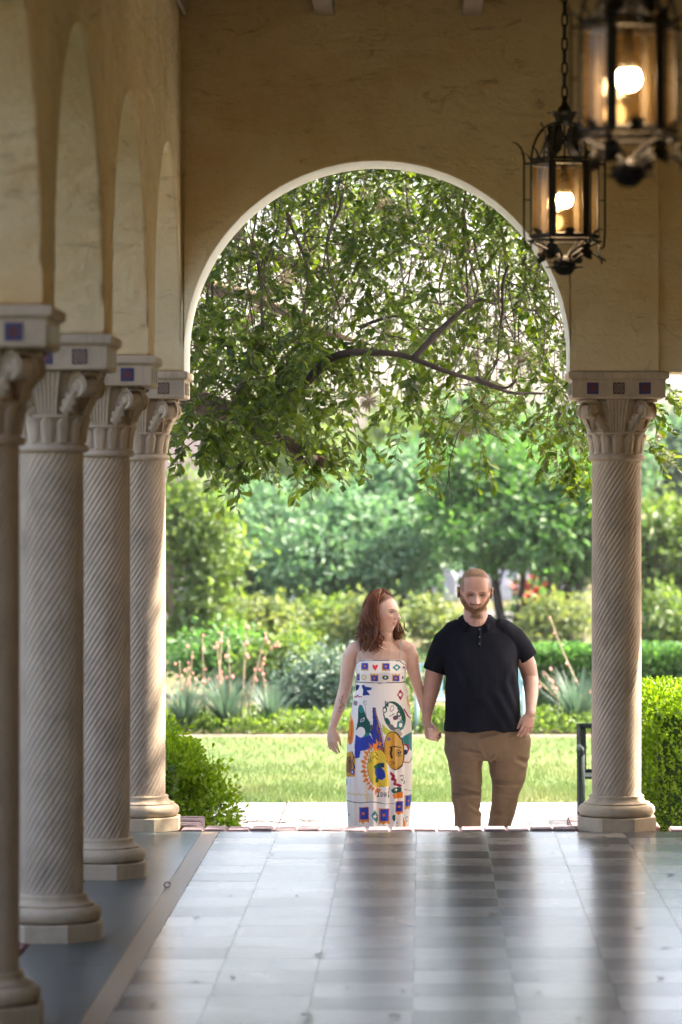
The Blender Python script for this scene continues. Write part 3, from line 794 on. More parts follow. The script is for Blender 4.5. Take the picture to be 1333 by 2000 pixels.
shrub('dark green shrub behind the man', 930, 1330, 110, 80, 40.5, M['lf_green'], 3800, .07, seed=15)
shrub('shrub with red blossom behind the man', 1040, 1175, 60, 40, 60, M['lf_green'], 1600, .1, seed=16, flowers=(M['red'], 420, .12))
shrub('low shrub with pink blossom beside the left flower stalks', 500, 1195, 40, 30, 61, M['lf_green'], 900, .09, seed=17, flowers=(M['pink'], 160, .12))
# clipped hedge row behind the bench, right half
hz = P(0, 1268, 39.5).z
hedge('clipped_hedge', ((1035 - VX) * 39.5 / F, 39.3, GZ), ((1560 - VX) * 39.5 / F, 40.4, hz), 16000, .06, M['lf_green'], 'long flat-topped hedge behind the man and the right column', .05, 21, depth=.2)
# low edging plants
t = empty('ground_cover', (0, 36.4, GZ), 'low leafy ground cover along the garden path', 'ground cover', kind='stuff')
n = 9000; p = np.column_stack([RNG.uniform(-3.6, 2.6, n), RNG.uniform(36.0, 37.6, n), GZ + RNG.random(n) ** 1.5 * 0.16]); d = unit(rnd_dir(n) + np.array([0, -.3, .7]))
V, Fc = leaf_cloud(p, d, unit(rnd_dir(n) + np.array([0, 0, 1.0])), .07, .035); fit(tag(link('leaves', np_mesh('leaves', V, Fc, M['lf_lime'])), kind='stuff'), t)

# ------------------------------------------------------------------ yuccas with flower stalks
def blade_tuft(n, h, spread, r):
    """long narrow arching leaves from one crown, joined as one stuff part"""
    V, Fs = [], []; k = 0
    for i in range(n):
        a = r.uniform(0, 2 * PI); lean = r.uniform(.15, 1.0) * spread; L = h * r.uniform(.7, 1.1); w_ = .011
        dx, dy = math.cos(a), math.sin(a); sx, sy = -dy, dx
        for j in range(6):
            t = j / 5; x = dx * lean * L * t ** 1.3; y = dy * lean * L * t ** 1.3; z = L * (t - .28 * lean * t * t); ww = w_ * (1 - t) + .001
            V += [(x - sx * ww, y - sy * ww, z), (x + sx * ww, y + sy * ww, z)]
            if j: Fs.append((k + 2*j - 2, k + 2*j - 1, k + 2*j + 1, k + 2*j))
        k += 12
    return np.array(V), np.array(Fs)
def yucca(px, Y, h, stalks, label, seed, n=160):
    r = random.Random(seed); b = Vector(((px - VX) * Y / F, Y, GZ)); t = empty('yucca_plant', b, label, 'plant', 'yuccas in the garden bed')
    V, Fs = blade_tuft(n, h, .95, r); tag(link('leaves', np_mesh('leaves', V, Fs, M['lf_blue']), None, t), kind='stuff')
    for (x0, y0, x1, y1, bend) in stalks:
        a = P(x0, y0, Y) - b; a.y = r.uniform(-.1, .1); e = P(x1, y1, Y) - b; e.y = a.y + r.uniform(-.15, .15)
        mid = a.lerp(e, .55) + Vector((bend, 0, abs(bend) * .4)); pts = [(a * (1 - u) ** 2 + mid * 2 * u * (1 - u) + e * u * u) for u in [i / 8 for i in range(9)]]
        mb = MB(); mb.tube(pts, [.010 - .0006 * i for i in range(9)], 6); s_ = mb.build('flower_stalk', M['stalk'], t, True)
        mb = MB()
        for j in range(6):
            q = pts[int(3 + 5.99 * r.random())] + Vector((r.gauss(0, .025), r.gauss(0, .025), r.gauss(0, .05))); s2 = r.uniform(.010, .02)
            mb.add([q + Vector(v) * s2 for v in ((1,0,0),(-.5,.87,0),(-.5,-.87,0),(0,0,1.6),(0,0,-1.2))], [(0,1,3),(1,2,3),(2,0,3),(1,0,4),(2,1,4),(0,2,4)])
        mb.build('blossom', M['pink'], s_)
yucca(440, 36.3, .62, [(400, 1400, 395, 1240, 0), (425, 1400, 432, 1235, 0), (432, 1395, 425, 1250, .02), (470, 1400, 478, 1215, .02), (452, 1400, 447, 1255, 0), (485, 1390, 520, 1240, -.03), (470, 1390, 545, 1250, -.1), (365, 1400, 378, 1270, 0)], 'blue-green yucca with upright pink flower stalks left of the woman', 1, 220)
yucca(530, 36.5, .52, [(520, 1400, 512, 1300, 0)], 'smaller blue-green yucca next to the flower stalk clump', 2, 150)
yucca(362, 36.2, .55, [(358, 1400, 352, 1290, 0), (345, 1400, 372, 1300, 0)], 'blue-green yucca nearest the left column', 3, 150)
yucca(1125, 36.6, .62, [(1150, 1425, 1052, 1330, 0), (1100, 1400, 1150, 1345, .12), (1160, 1400, 1075, 1205, -.05), (1090, 1390, 1060, 1310, .1)], 'blue-green yucca with leaning pale stalks left of the right column', 4, 200)
# ================================================================== THE OAK OVER THE PATH
oak = empty('oak_tree', (-4.3, 25.0, GZ), 'old oak with leafy limbs hanging in front of the arch', 'tree')
def px_path(pts): return [P(x, y, Y) for x, y, Y in pts]
def smooth_path(pts, sub=4):
    pts = [Vector(p) for p in pts]; out = []
    for i in range(len(pts) - 1):
        p0, p1, p2, p3 = pts[max(i-1, 0)], pts[i], pts[i+1], pts[min(i+2, len(pts)-1)]
        for k in range(sub):
            t = k / sub; out.append(0.5 * ((2*p1) + (p2-p0)*t + (2*p0-5*p1+4*p2-p3)*t*t + (3*p1-p0-3*p2+p3)*t**3))
    out.append(pts[-1]); return out
def gnarl(pts, amp, seed):
    return [p + Vector((noise.noise(p * 3 + Vector((seed, 0, 0))), noise.noise(p * 3 + Vector((0, seed, 0))), noise.noise(p * 3 + Vector((0, 0, seed))))) * amp for p in pts]
def limb(pts, r0, r1, name='limb', mat='bark', n=9, amp=0.03, seed=1, sub=5):
    q = gnarl(smooth_path(pts, sub), amp, seed); k = len(q)
    rad = [(r0 + (r1 - r0) * (i / (k - 1)) ** 0.8) * (1 + 0.14 * noise.noise(Vector((i * 0.45, seed, 0)))) for i in range(k)]
    mb = MB(); mb.tube(q, rad, n); fit(mb.build(name, M[mat], None, True), oak); return q
M['oak_bark'] = mat_plain('oak_bark', (0.09, 0.06, 0.04), 0.95, 0.55, 30, 1.0)
limb([(-4.3, 25, GZ - .1), (-4.25, 25, 0.5), (-4.2, 25, 1.8), (-4.0, 25, 3.2), (-3.6, 25.2, 4.8), (-3.2, 25.6, 6.5)], .42, .16, 'trunk', 'oak_bark', 16, .06, 2)
M_LIMB = limb([(-4.1, 25, 2.4)] + px_path([(120, 690, 24.6), (250, 752, 24.3), (350, 782, 24.1), (430, 802, 24), (520, 842, 23.9), (590, 882, 23.8), (640, 900, 23.8)]), .13, .035, 'limb', 'oak_bark', 12, .07, 3)
L2 = limb([(-4.0, 25, 3.2)] + px_path([(200, 520, 25.6), (395, 562, 25.4), (470, 580, 25.3), (560, 610, 25.2), (640, 648, 25.2), (720, 668, 25.3)]), .08, .014, 'limb', 'bark_light', 9, .04, 4)
L3 = limb(px_path([(470, 822, 24.0), (560, 765, 23.7), (625, 722, 23.5), (650, 705, 23.4), (690, 690, 23.3), (760, 694, 23.3), (850, 714, 23.3), (930, 738, 23.4), (1000, 765, 23.6), (1070, 770, 23.8)]), .040, .007, 'limb', 'bark_dark', 9, .035, 5)
limb(px_path([(808, 701, 23.3), (850, 655, 23.4), (900, 610, 23.5), (935, 588, 23.6), (965, 592, 23.7)]), .024, .008, 'limb', 'bark_dark', 8, .015, 6)
limb(px_path([(930, 740, 23.4), (985, 757, 23.5), (1010, 740, 23.5)]), .014, .005, 'limb', 'bark_dark', 7, .01, 7)
limb([(-3.5, 25.2, 5.0)] + px_path([(380, 200, 27), (470, 640, 27), (545, 548, 27), (570, 520, 27), (600, 470, 27), (632, 400, 27), (650, 320, 27)][3:]), .05, .03, 'limb', 'bark', 8, .02, 8)
limb(px_path([(470, 640, 26.8), (545, 548, 26.9), (572, 520, 27), (620, 508, 27), (685, 522, 27)]), .034, .012, 'limb', 'bark_light', 8, .02, 9)
limb(px_path([(625, 800, 24.8), (700, 640, 25), (735, 625, 25), (790, 616, 25), (850, 640, 25)][1:]), .016, .005, 'limb', 'bark_dark', 7, .02, 10)
UP = [limb([(-3.4, 25.4, 5.6), (-1.5, 25.0, 5.6), (0.3, 24.8, 5.2), (2.0, 25.0, 5.0)], .12, .03, 'limb', 'bark', 9, .1, 11),
      limb([(-3.3, 25.5, 6.2), (-1.5, 27.5, 6.4), (0.5, 28.5, 6.2), (2.4, 29.0, 5.8)], .12, .03, 'limb', 'bark', 9, .12, 12),
      limb([(-3.3, 25.5, 6.0), (-2.2, 23.8, 5.8), (-0.5, 23.2, 5.4), (1.2, 23.2, 4.9)], .10, .02, 'limb', 'bark', 9, .1, 13)]
# long thin hanging branchlets, many of them half bare
LOWX = [300, 340, 400, 440, 470, 500, 560, 620, 655, 680, 700, 740, 800, 850, 900, 950, 1000, 1060, 1100, 1150, 1200, 1260, 1400]
LOWY = [925, 905, 890, 905, 945, 900, 900, 925, 910, 850, 800, 850, 900, 930, 905, 905, 905, 925, 965, 985, 900, 760, 620]
r = random.Random(5); hang = []
mbh = MB()
for k in range(115):
    x = r.uniform(330, 1190); Y = r.uniform(23.6, 28.5); y0 = r.uniform(180, 520); ln = r.uniform(200, 470)
    low = np.interp(x, LOWX, LOWY) - 40
    y1 = min(y0 + ln, low)
    if y1 - y0 < 80: continue
    drift = r.uniform(-90, 90); pts = []
    ph = r.uniform(0, 6)
    for i in range(9):
        t = i / 8; pts.append(P(x + drift * t + 16 * math.sin(5 * t + ph), y0 + (y1 - y0) * t, Y + 0.25 * math.sin(3 * t + ph)))
    pts = gnarl(smooth_path(pts, 3), .035, k); nn = len(pts); r0 = r.choice([.004, .005, .006, .009, .012])
    mbh.tube(pts, [r0 * (1 - .72 * i / nn) for i in range(nn)], 5, k % 2); hang.append(pts)
for k in range(460):       # side twigs
    src = hang[r.randrange(len(hang))]; i = r.randrange(2, len(src) - 2); a = src[i]; b = a + Vector((r.uniform(-.45, .45), r.uniform(-.25, .25), r.uniform(-.45, .12)))
    q = gnarl(wobble(a, b, 6, .04, k), .02, k); mbh.tube(q, [.0042 - .0005 * j for j in range(7)], 4, (k // 2) % 2); hang.append(q)
fit(tag(mbh.build('twigs', [M['bark_dark'], M['bark']]), kind='stuff'), oak)

# leafy sprays
def make_sprays(specs):
    """specs: list of (origin, direction, length, n leaves, leaf size)"""
    pos, ds, nr, Ls, tw = [], [], [], [], MB()
    for (o_, d_, ln, n, sz) in specs:
        d_ = d_.normalized(); side = d_.cross(Vector((0, 0, 1)));
        side = side.normalized() if side.length > .05 else Vector((1, 0, 0)); pts = []
        for i in range(6):
            t = i / 5; pts.append(o_ + d_ * ln * t - Vector((0, 0, 1)) * ln * .28 * t * t)
        tw.tube(pts, [.0028, .0025, .0022, .0018, .0014, .001], 4)
        for i in range(n):
            t = .12 + .88 * (i + .5) / n; k = min(4, int(t * 5)); p = pts[k].lerp(pts[k + 1], t * 5 - k)
            s_ = 1 if i % 2 else -1; dd = d_ * random.uniform(.25, .9) + side * s_ * random.uniform(.4, 1.0) + Vector((random.gauss(0, .3), random.gauss(0, .3), random.gauss(-.25, .35)))
            pos.append(p); ds.append(dd); nr.append(Vector((random.gauss(0, .55), random.gauss(-.15, .55), 1.0))); Ls.append(sz * random.uniform(.6, 1.2))
    return np.array(pos), np.array(ds), np.array(nr), np.array(Ls), tw
r = random.Random(21); specs = []; cnt = 0
while cnt < 1700:
    x, y, Y = r.uniform(300, 1230), r.uniform(210, 985), 23.3 + 6.8 * r.random() ** 1.2
    low = np.interp(x, LOWX, LOWY) - (32 if x < 650 else 85)
    if y > low: continue
    dens = .62
    if 360 < x < 640 and 620 < y < 880: dens = .95
    if 640 < x < 705 and y > 790: dens = .1
    if 1040 < x < 1110 and 500 < y < 600: dens = .22
    if y < 480: dens = .72
    if 700 < x < 1000 and y > 820: dens = .6
    # patchiness that is real clumping in space
    q = P(x, y, Y)
    if noise.noise(q * 2.1) < -.18: dens *= .25
    if r.random() > dens: continue
    if y > 700 and Y > 26.5: continue
    specs.append((q, Vector((r.gauss(0, .8), r.gauss(-.3, .6), r.gauss(-.55, .45))), r.uniform(.18, .42), r.randrange(13, 26), r.choice([.05, .06, .072, .088]) if y > 560 else r.choice([.05, .058, .066]))); cnt += 1
# sprays on the limbs that hang lowest, at their tips
for x, y, Y, dx, dz in [(470, 880, 23.7, .1, -1), (475, 900, 23.7, 0, -1), (580, 850, 23.7, .6, -.5), (610, 880, 23.7, .3, -.8), (630, 885, 23.6, .6, -.5), (640, 870, 23.6, .8, -.2), (360, 860, 23.8, -.4, -.6), (350, 850, 23.8, -.8, -.3), (380, 870, 23.8, .8, -.3), (520, 860, 23.7, 0, -1), (430, 860, 23.7, .2, -.8),
                        (1110, 880, 24, .3, -.9), (1125, 900, 24, 0, -1), (1150, 920, 24, .2, -.8), (1270, 780, 24, .4, -.6), (1290, 770, 24, .8, -.3), (1265, 860, 24, .6, -.5), (1255, 880, 24, .9, -.2), (1280, 740, 24.2, .6, -.6), (700, 850, 24.6, .3, -.9), (840, 900, 24.6, .1, -1), (940, 880, 24.6, .3, -.8)]:
    for k in range(2): specs.append((P(x, y, Y + .1 * k), Vector((dx + r.gauss(0, .25), r.gauss(0, .3), dz + r.gauss(0, .2))), r.uniform(.16, .26), r.randrange(10, 17), .082))
for k in range(85): specs.append((P(r.uniform(375, 630), r.uniform(640, 840), r.uniform(23.0, 23.5)), Vector((r.gauss(0, .8), r.gauss(-.2, .4), r.gauss(-.5, .4))), r.uniform(.16, .34), r.randrange(12, 22), r.choice([.055, .07, .085])))
pos, ds, nr, Ls, tw = make_sprays(specs)
fit(tag(tw.build('leaf_twigs', M['bark']), kind='stuff'), oak)
# the 300 nearest leaves are pieces of their own, the rest one mass
order = np.argsort(pos[:, 1] - Ls * 6); near, rest = order[:290], order[290:]
V, Fc = leaf_cloud(pos[rest], ds[rest], nr[rest], Ls[rest], Ls[rest] * .5, .16, .68)
fit(tag(link('foliage', np_mesh('foliage', V, Fc, M['lf_oak'])), kind='stuff'), oak)
def single_leaf(L, fold):
    V, Fc = leaf_cloud(np.zeros((1, 3)), np.array([[0, 1, 0.]]), np.array([[0, 0, 1.]]), L, L * .5, fold, .68); return np_mesh('leaf', V, Fc, M['lf_oak_near'])
m_ = mat_leaf('oak_leaf_near', (0.020, 0.048, 0.014), (0.075, 0.115, 0.022), 0.5, 0.33, (2.7, 2.5, 0.45), 0.5)
for nd in m_.node_tree.nodes:      # vary by object instead of by island
    if nd.type == 'NEW_GEOMETRY':
        oi = m_.node_tree.nodes.new('ShaderNodeObjectInfo'); tgt = nd.outputs['Random Per Island'].links[0].to_socket; m_.node_tree.links.new(oi.outputs['Random'], tgt)
M['lf_oak_near'] = m_
LEAVES = [single_leaf(1.0, f) for f in (.1, .18, .26)]
for i in near:
    q = link('leaf', LEAVES[i % 3], None, oak); y = Vector(ds[i]).normalized(); z = Vector(nr[i]); x = y.cross(z).normalized(); z = x.cross(y)
    q.matrix_local = Matrix.Translation(Vector(pos[i]) - oak.location) @ Matrix((x, y, z)).transposed().to_4x4() @ Matrix.Scale(Ls[i], 4)
# upper crown, above what the arch shows: it shades the path
LB = []
for k in range(62):
    LB.append((np.array((r.uniform(-6.0, 6.2), r.uniform(21.6, 30.5), r.uniform(4.9, 7.6))), r.uniform(.7, 1.2), r.uniform(.7, 1.2), r.uniform(.4, .7)))
LB = [l for l in LB if not (l[0][1] > 24.3 and l[0][0] > -1.0) or r.random() < .3]; LB = [l for l in LB if not (l[0][0] > 3.4 and l[0][1] < 24.5)]
for k in range(20): LB.append((np.array((r.uniform(1.6, 3.8), r.uniform(21.7, 24.2), r.uniform(4.9, 6.3))), .7, .7, .5))  # extra unseen lobes added to keep the sun off the couple
foliage('upper_foliage', LB, 30000, .15, M['lf_oak'], oak, .22, .2)
# grey tufts of ball moss on the twigs
M['moss'] = mat_leaf('ball_moss', (0.22, 0.19, 0.14), (0.32, 0.27, 0.19), .2, .8, (1, 1, .8))
for k, (x, y, Y, s) in enumerate([(790, 430, 25, .10), (872, 480, 25, .11), (900, 470, 25.5, .09), (945, 800, 24.6, .12), (905, 835, 24.6, .12), (560, 548, 25.5, .09), (750, 400, 26, .08), (660, 590, 25.2, .08), (720, 780, 24.8, .09), (1020, 700, 25.2, .09)]):
    n = 150; d = rnd_dir(n) + np.array([0, 0, -.15]); c = np.tile(np.array(P(x, y, Y)), (n, 1)) + RNG.normal(size=(n, 3)) * .012
    L = s * (.6 + .6 * RNG.random(n)); V, Fc = leaf_cloud(c, d, rnd_dir(n), L, .005, .3); fit(tag(link('ball_moss', np_mesh('ball_moss', V, Fc, M['moss'])), kind='stuff'), oak)

# far side of the crown, seen soft through the near leaves
LB = [(P(r.uniform(330, 1150), r.uniform(230, 560), 0 + yy), .6, .6, .45) for yy in [30 + 4 * r.random() for _ in range(34)]]
LB = [(np.array(a), b, c, d) for a, b, c, d in LB]
foliage('back_foliage', LB, 2600, .09, M['lf_oak'], oak, .22, .2)
# ================================================================== LANTERNS
def mat_iron():
    m = NT('wrought_iron'); v = m.coord(); n = m.noise(v, 40, 5)
    m.col(m.ramp(n, [(0.3, (0.008, 0.007, 0.006)), (0.75, (0.02, 0.015, 0.012))])); m.set(Roughness=0.6, Metallic=0.1); m.bump(n, .4, .004); return m.mat
M['iron'] = mat_iron()
def mat_pane():
    m = NT('amber_glass'); v = m.coord(); n = m.noise(v, 18, 5, .7)
    tp = m.n('BsdfTransparent'); tp.inputs[0].default_value = (0.96, 0.90, 0.78, 1)
    tl = m.n('BsdfTranslucent'); m.l(m.ramp(n, [(.3, (0.55, 0.30, 0.10)), (.7, (0.85, 0.52, 0.20))]), tl.inputs[0])
    gl = m.n('BsdfGlossy'); gl.inputs['Roughness'].default_value = .12
    a = m.n('MixShader'); a.inputs[0].default_value = .006; m.l(tp.outputs[0], a.inputs[1]); m.l(tl.outputs[0], a.inputs[2])
    b = m.n('MixShader'); b.inputs[0].default_value = .02; m.l(a.outputs[0], b.inputs[1]); m.l(gl.outputs[0], b.inputs[2]); m.l(b.outputs[0], m.out.inputs[0])
    return m.mat
M['pane'] = mat_pane()
m = NT('lit_bulb'); m.col((1, .9, .75)); m.b.inputs['Emission Color'].default_value = (1.0, 0.84, 0.62, 1); m.b.inputs['Emission Strength'].default_value = 30; M['bulb'] = m.mat
M['socket'] = mat_plain('bulb_base_white', (0.7, 0.66, 0.6), .5, .05)
HR, HB, HT = .145, -.155, .155      # cage radius, bottom and top ring about the lantern's origin
HA = [math.radians(-90 - 23 + 60 * k) for k in range(6)]
def ring_tube(mb, R, z, r, n=36, m=0):
    pts = [(R * math.cos(2*PI*k/n), R * math.sin(2*PI*k/n), z) for k in range(n + 1)]; mb.tube(pts, r, 6, m, False)
def hexring(mb, R, z, r):
    pts = [(R * math.cos(HA[k % 6]), R * math.sin(HA[k % 6]), z) for k in range(7)]; mb.tube(pts, r, 6)
def acanthus(L, w, curl, lobes=4):
    """ragged iron leaf: lies along +Z from the origin, curling towards -Y"""
    mb = MB(); nv, nu = 18, 4; V = []
    for i in range(nv + 1):
        t = i / nv; a = curl * t * t
        y = -L * (1 - math.cos(a)) / max(curl, .2) * .9 if curl else 0; z = L * t * (1 - .12 * curl * t)
        wv = w * (math.sin(PI * (t * .92 + .06)) ** .7) * (.62 + .38 * abs(math.sin(t * PI * lobes)))
        for j in range(nu + 1):
            u = j / nu * 2 - 1; V.append((u * wv, y - .25 * w * abs(u), z + abs(u) * w * .35))
    mb.add(V, [(i*(nu+1)+j, i*(nu+1)+j+1, (i+1)*(nu+1)+j+1, (i+1)*(nu+1)+j) for i in range(nv) for j in range(nu)])
    me = mb.mesh('iron_leaf', [M['iron']], True); return me
AL, AS = acanthus(.15, .038, .9), acanthus(.085, .034, 1.3, 3)
def make_lantern(loc, label):
    t = empty('hanging_lantern', loc, label, 'lantern', 'iron lanterns hanging from the ceiling')
    mb = MB(); hexring(mb, HR, HT, .009); hexring(mb, HR, HT + .018, .006); mb.build('top_ring', M['iron'], t)
    mb = MB(); hexring(mb, HR, HB, .010); hexring(mb, HR, HB - .02, .006); mb.build('bottom_ring', M['iron'], t)
    for k in range(6):
        ca, sa = math.cos(HA[k]), math.sin(HA[k]); rz = HA[k] + PI / 2
        mb = MB(); mb.box((-.0165, -.004, HB), (.0165, .004, HT)); q = mb.build('post', M['iron'], t, loc=(HR * ca, HR * sa, 0)); q.rotation_euler.z = rz; bevel(q, .002)
        # outer rod: scroll foot, straight run, tip swept outwards
        pts = []
        for i in range(10):
            a = PI * (1.5 * i / 9); pts.append((0, -(.178 - .016 + .016 * math.cos(a) - .006 * (1 - i / 9)), HB - .036 - .016 * math.sin(a)))
        pts = pts[::-1]; rr = .176
        pts += [(0, -rr, HB + .02), (0, -rr, 0), (0, -rr, HT - .02), (0, -rr, HT + .02), (0, -rr - .004, HT + .045), (0, -rr - .014, HT + .068), (0, -rr - .032, HT + .086), (0, -rr - .052, HT + .093)]
        mb = MB(); mb.tube(pts, [.0045] * (len(pts) - 3) + [.004, .0032, .0015], 6); mb.tube([(0, -HR, HT), (0, -rr, HT)], .0045, 6); mb.tube([(0, -HR, 0), (0, -rr, 0)], .003, 5)
        q = mb.build('outer_rod', M['iron'], t, True); q.rotation_euler.z = rz
        # dome rib rising to the crown
        mb = MB(); pts = []
        for i in range(11):
            a = PI / 2 * i / 10; pts.append((0, -(.018 + (HR - .018) * math.cos(a) ** .85), HT + .178 * math.sin(a)))
        mb.tube(pts, .0055, 6); q = mb.build('dome_rib', M['iron'], t, True); q.rotation_euler.z = rz
        if k % 2 == 0 or True:
            q = link('iron_leaf', AL, None, t); q.location = (.105 * ca, .105 * sa, HT + .02); q.rotation_euler = (-.42, 0, rz)
        q = link('iron_leaf', AS, None, t); q.location = (HR * .99 * ca, HR * .99 * sa, HB - .02); q.rotation_euler = (PI - .15, 0, rz + PI)
        q = link('iron_leaf', AS, None, t); q.location = (HR * 1.0 * math.cos(HA[k] + PI/6) * .87, HR * math.sin(HA[k] + PI/6) * .87, HB - .012); q.rotation_euler = (.25, 0, rz + PI / 6); q.scale = (.8, .8, .62)
        q = link('iron_leaf', AS, None, t); q.location = (HR * ca * .98, HR * sa * .98, HT + .01); q.rotation_euler = (.35, 0, rz); q.scale = (.7, .7, .6)
        # basket rib under the cage
        mb = MB(); pts = [(0, -HR, HB - .02), (0, -.118, HB - .038), (0, -.080, HB - .055), (0, -.045, HB - .075), (0, -.02, HB - .10)]
        mb.tube(smooth_path(pts, 3), .006, 6); q = mb.build('basket_rib', M['iron'], t, True); q.rotation_euler.z = rz
        # pane between this post and the next
        a2 = HA[(k + 1) % 6]; p = Vector((HR * .955 * ca, HR * .955 * sa, 0)); p2 = Vector((HR * .955 * math.cos(a2), HR * .955 * math.sin(a2), 0))
        dd = (p2 - p).normalized() * .008; mb = MB(); p, p2 = p + dd, p2 - dd
        nrm = Vector((p.x + p2.x, p.y + p2.y, 0)).normalized() * .0012
        lo, hi = Vector((0, 0, HB + .012)), Vector((0, 0, HT - .012))
        mb.add([p - nrm + lo, p2 - nrm + lo, p2 - nrm + hi, p - nrm + hi, p + nrm + lo, p2 + nrm + lo, p2 + nrm + hi, p + nrm + hi], [(0,3,2,1),(4,5,6,7),(0,1,5,4),(1,2,6,5),(2,3,7,6),(3,0,4,7)])
        mb.build('pane', M['pane'], t)
    # crown ball of leaves and the eye for the chain
    mb = MB(); mb.lathe([(.002, .318), (.022, .325), (.036, .345), (.038, .37), (.028, .395), (.014, .41), (.010, .43), (.004, .45)], 14)
    mb.build('crown_ball', M['iron'], t, True); mb = MB(); mb.lathe([(.001, HB - .080), (.024, HB - .084), (.040, HB - .098), (.048, HB - .118), (.044, HB - .140), (.026, HB - .158), (.006, HB - .168)][::-1], 14); mb.build('finial', M['iron'], t, True)
    for k in range(8):
        for (z, rr, tilt, s) in ((.330, .022, .5, .75), (HB - .168, .014, .75, .80), (HB - .15, .030, .45, .62)):
            q = link('iron_leaf', AS, None, t); a = 2 * PI * k / 8; q.location = (rr * math.cos(a), rr * math.sin(a), z); q.rotation_euler = (tilt - .2, 0, a + PI / 2); q.scale = (.8 * s + .2, s, s)
    mb = MB(); mb.tube(smooth_path([(.03, -.02, HB - .115), (.07, -.03, HB - .085), (.12, -.03, HB - .078), (.155, -.03, HB - .10), (.158, -.03, HB - .12)], 4), .004, 6); mb.build('tendril', M['iron'], t, True)
    # lamp
    mb = MB(); mb.tube([(0, 0, HT), (0, 0, HT - .04)], .014, 10); mb.tube([(0, 0, HT - .005), (0, 0, HT + .17)], .004, 6); mb.lathe([(.012, HT - .075), (.02, HT - .07), (.02, HT - .045), (.014, HT - .04)], 14); 
    for k in range(3): mb.tube([(0, 0, HT), (HR * math.cos(HA[2*k]), HR * math.sin(HA[2*k]), HT)], .004, 6)
    mb.build('lamp_holder', M['iron'], t, True)
    b = MB(); b.lathe([(.014, HT - .075), (.022, HT - .085), (.026, HT - .105), (.031, HT - .128)][::-1], 20); so = b.build('bulb_base', M['socket'], t, True)
    b = MB(); b.lathe([(.0305, HT - .1285), (.034, HT - .138), (.037, HT - .150), (.0365, HT - .163), (.030, HT - .177), (.018, HT - .186), (.003, HT - .190)][::-1], 24); b.build('bulb', M['bulb'], t, True)
    # chain up to the ceiling
    top = CEIL - loc[2] - .01; z = .432; k = 0
    lk = MB(); pts = []
    for i in range(17):
        a = 2 * PI * i / 16; pts.append((.0115 * math.cos(a), 0, .024 * math.sin(a) + math.copysign(.008, math.sin(a)) * (abs(math.sin(a)) > .3)))
    lk.tube(pts, .0042, 6, 0, False); LK = lk.mesh('chain_link', [M['iron']], True)
    while z < top:
        q = link('chain_link', LK, None, t); q.location = (0, 0, z + .03); q.rotation_euler.z = (PI / 2) * (k % 2) + .35; z += .052; k += 1
    mb = MB(); mb.lathe([(.05, top - .012), (.05, top + .005), (.012, top + .006)], 20); mb.lathe([(.004, top - .05), (.02, top - .03), (.05, top - .012)], 20); mb.build('ceiling_rose', M['iron'], t, True)
    ld = bpy.data.lights.new('lantern_light', 'POINT'); lo = bpy.data.objects.new('lantern_light', ld); COL.objects.link(lo); lo.parent = t
    lo.location = (0, 0, HT - .235); ld.energy = 0.7; ld.color = (1.0, 0.66, 0.34); ld.shadow_soft_size = .035
    return t
LP1 = P(1103, 391, 16.5); LP2 = P(1228, 155, 11.52)
make_lantern(LP1, 'whole black iron lantern with a lit bulb hanging before the arch')
make_lantern(LP2, 'nearer black iron lantern cut off by the top right picture corner')
# ================================================================== BENCHES
M['bench_dark'] = mat_plain('bench_green_black', (0.008, 0.016, 0.014), .65, .3, 20, 0, 0, .2)
M['bench_pale'] = mat_plain('bench_pale_teal', (0.30, 0.47, 0.50), .45, .15, 12)
def bench(loc, rz, W, mats, label):
    t = empty('garden_bench', loc, label, 'bench', rz=rz); fr, sl = mats
    for s in (-1, 1):          # cast end frames: looped arm on two legs
        mb = MB(); x = s * W / 2
        mb.tube([(x, -.30, 0), (x, -.29, .25), (x, -.30, .62)], .030, 8); mb.tube([(x, .22, 0), (x, .20, .40), (x, .30, .86)], .020, 8)
        mb.tube(smooth_path([(x, -.30, .62), (x, -.34, .655), (x, -.28, .675), (x, -.05, .66), (x, .24, .66)], 3), .022, 8); mb.tube([(x, -.29, .40), (x, .20, .38)], .018, 8); mb.tube([(x, -.29, .12), (x, .21, .12)], .014, 8)
        mb.build('end_frame', fr, t, True)
    for k in range(5):
        mb = MB(); y = -.27 + .115 * k; mb.box((-W/2 + .01, y, .40), (W/2 - .01, y + .095, .425)); bevel(mb.build('seat_slat', sl, t), .006)
    n = int(W / .085)
    for k in range(n):         # upright back slats
        x = -W/2 + .04 + (W - .08) * k / (n - 1); mb = MB(); mb.add([(x - .022, .195, .45), (x + .022, .195, .45), (x + .022, .285, .82), (x - .022, .285, .82), (x - .022, .213, .45), (x + .022, .213, .45), (x + .022, .303, .82), (x - .022, .303, .82)], [(0,1,2,3),(7,6,5,4),(0,4,5,1),(1,5,6,2),(2,6,7,3),(3,7,4,0)])
        mb.build('back_slat', sl, t)
    mb = MB(); mb.tube([(-W/2, .296, .84), (W/2, .296, .84)], .024, 8); mb.tube([(-W/2, .198, .44), (W/2, .198, .44)], .018, 8); mb.build('back_rail', fr, t, True)
    return t
b1 = bench(Vector((P(1128, 0, 26.6).x + .52, 26.6, GZ)), 0.0, 1.25, (M['bench_dark'], M['bench_dark']), 'dark green metal bench half hidden behind the right column'); b1.scale = (.80, .80, .77)
b2 = bench(Vector((P(918, 0, 36.2).x, 36.3, GZ)), 0.0, 1.35, (M['bench_pale'], M['bench_pale']), 'pale teal slatted bench behind the couple at the lawn edge'); b2.scale = (.74, .74, .74)

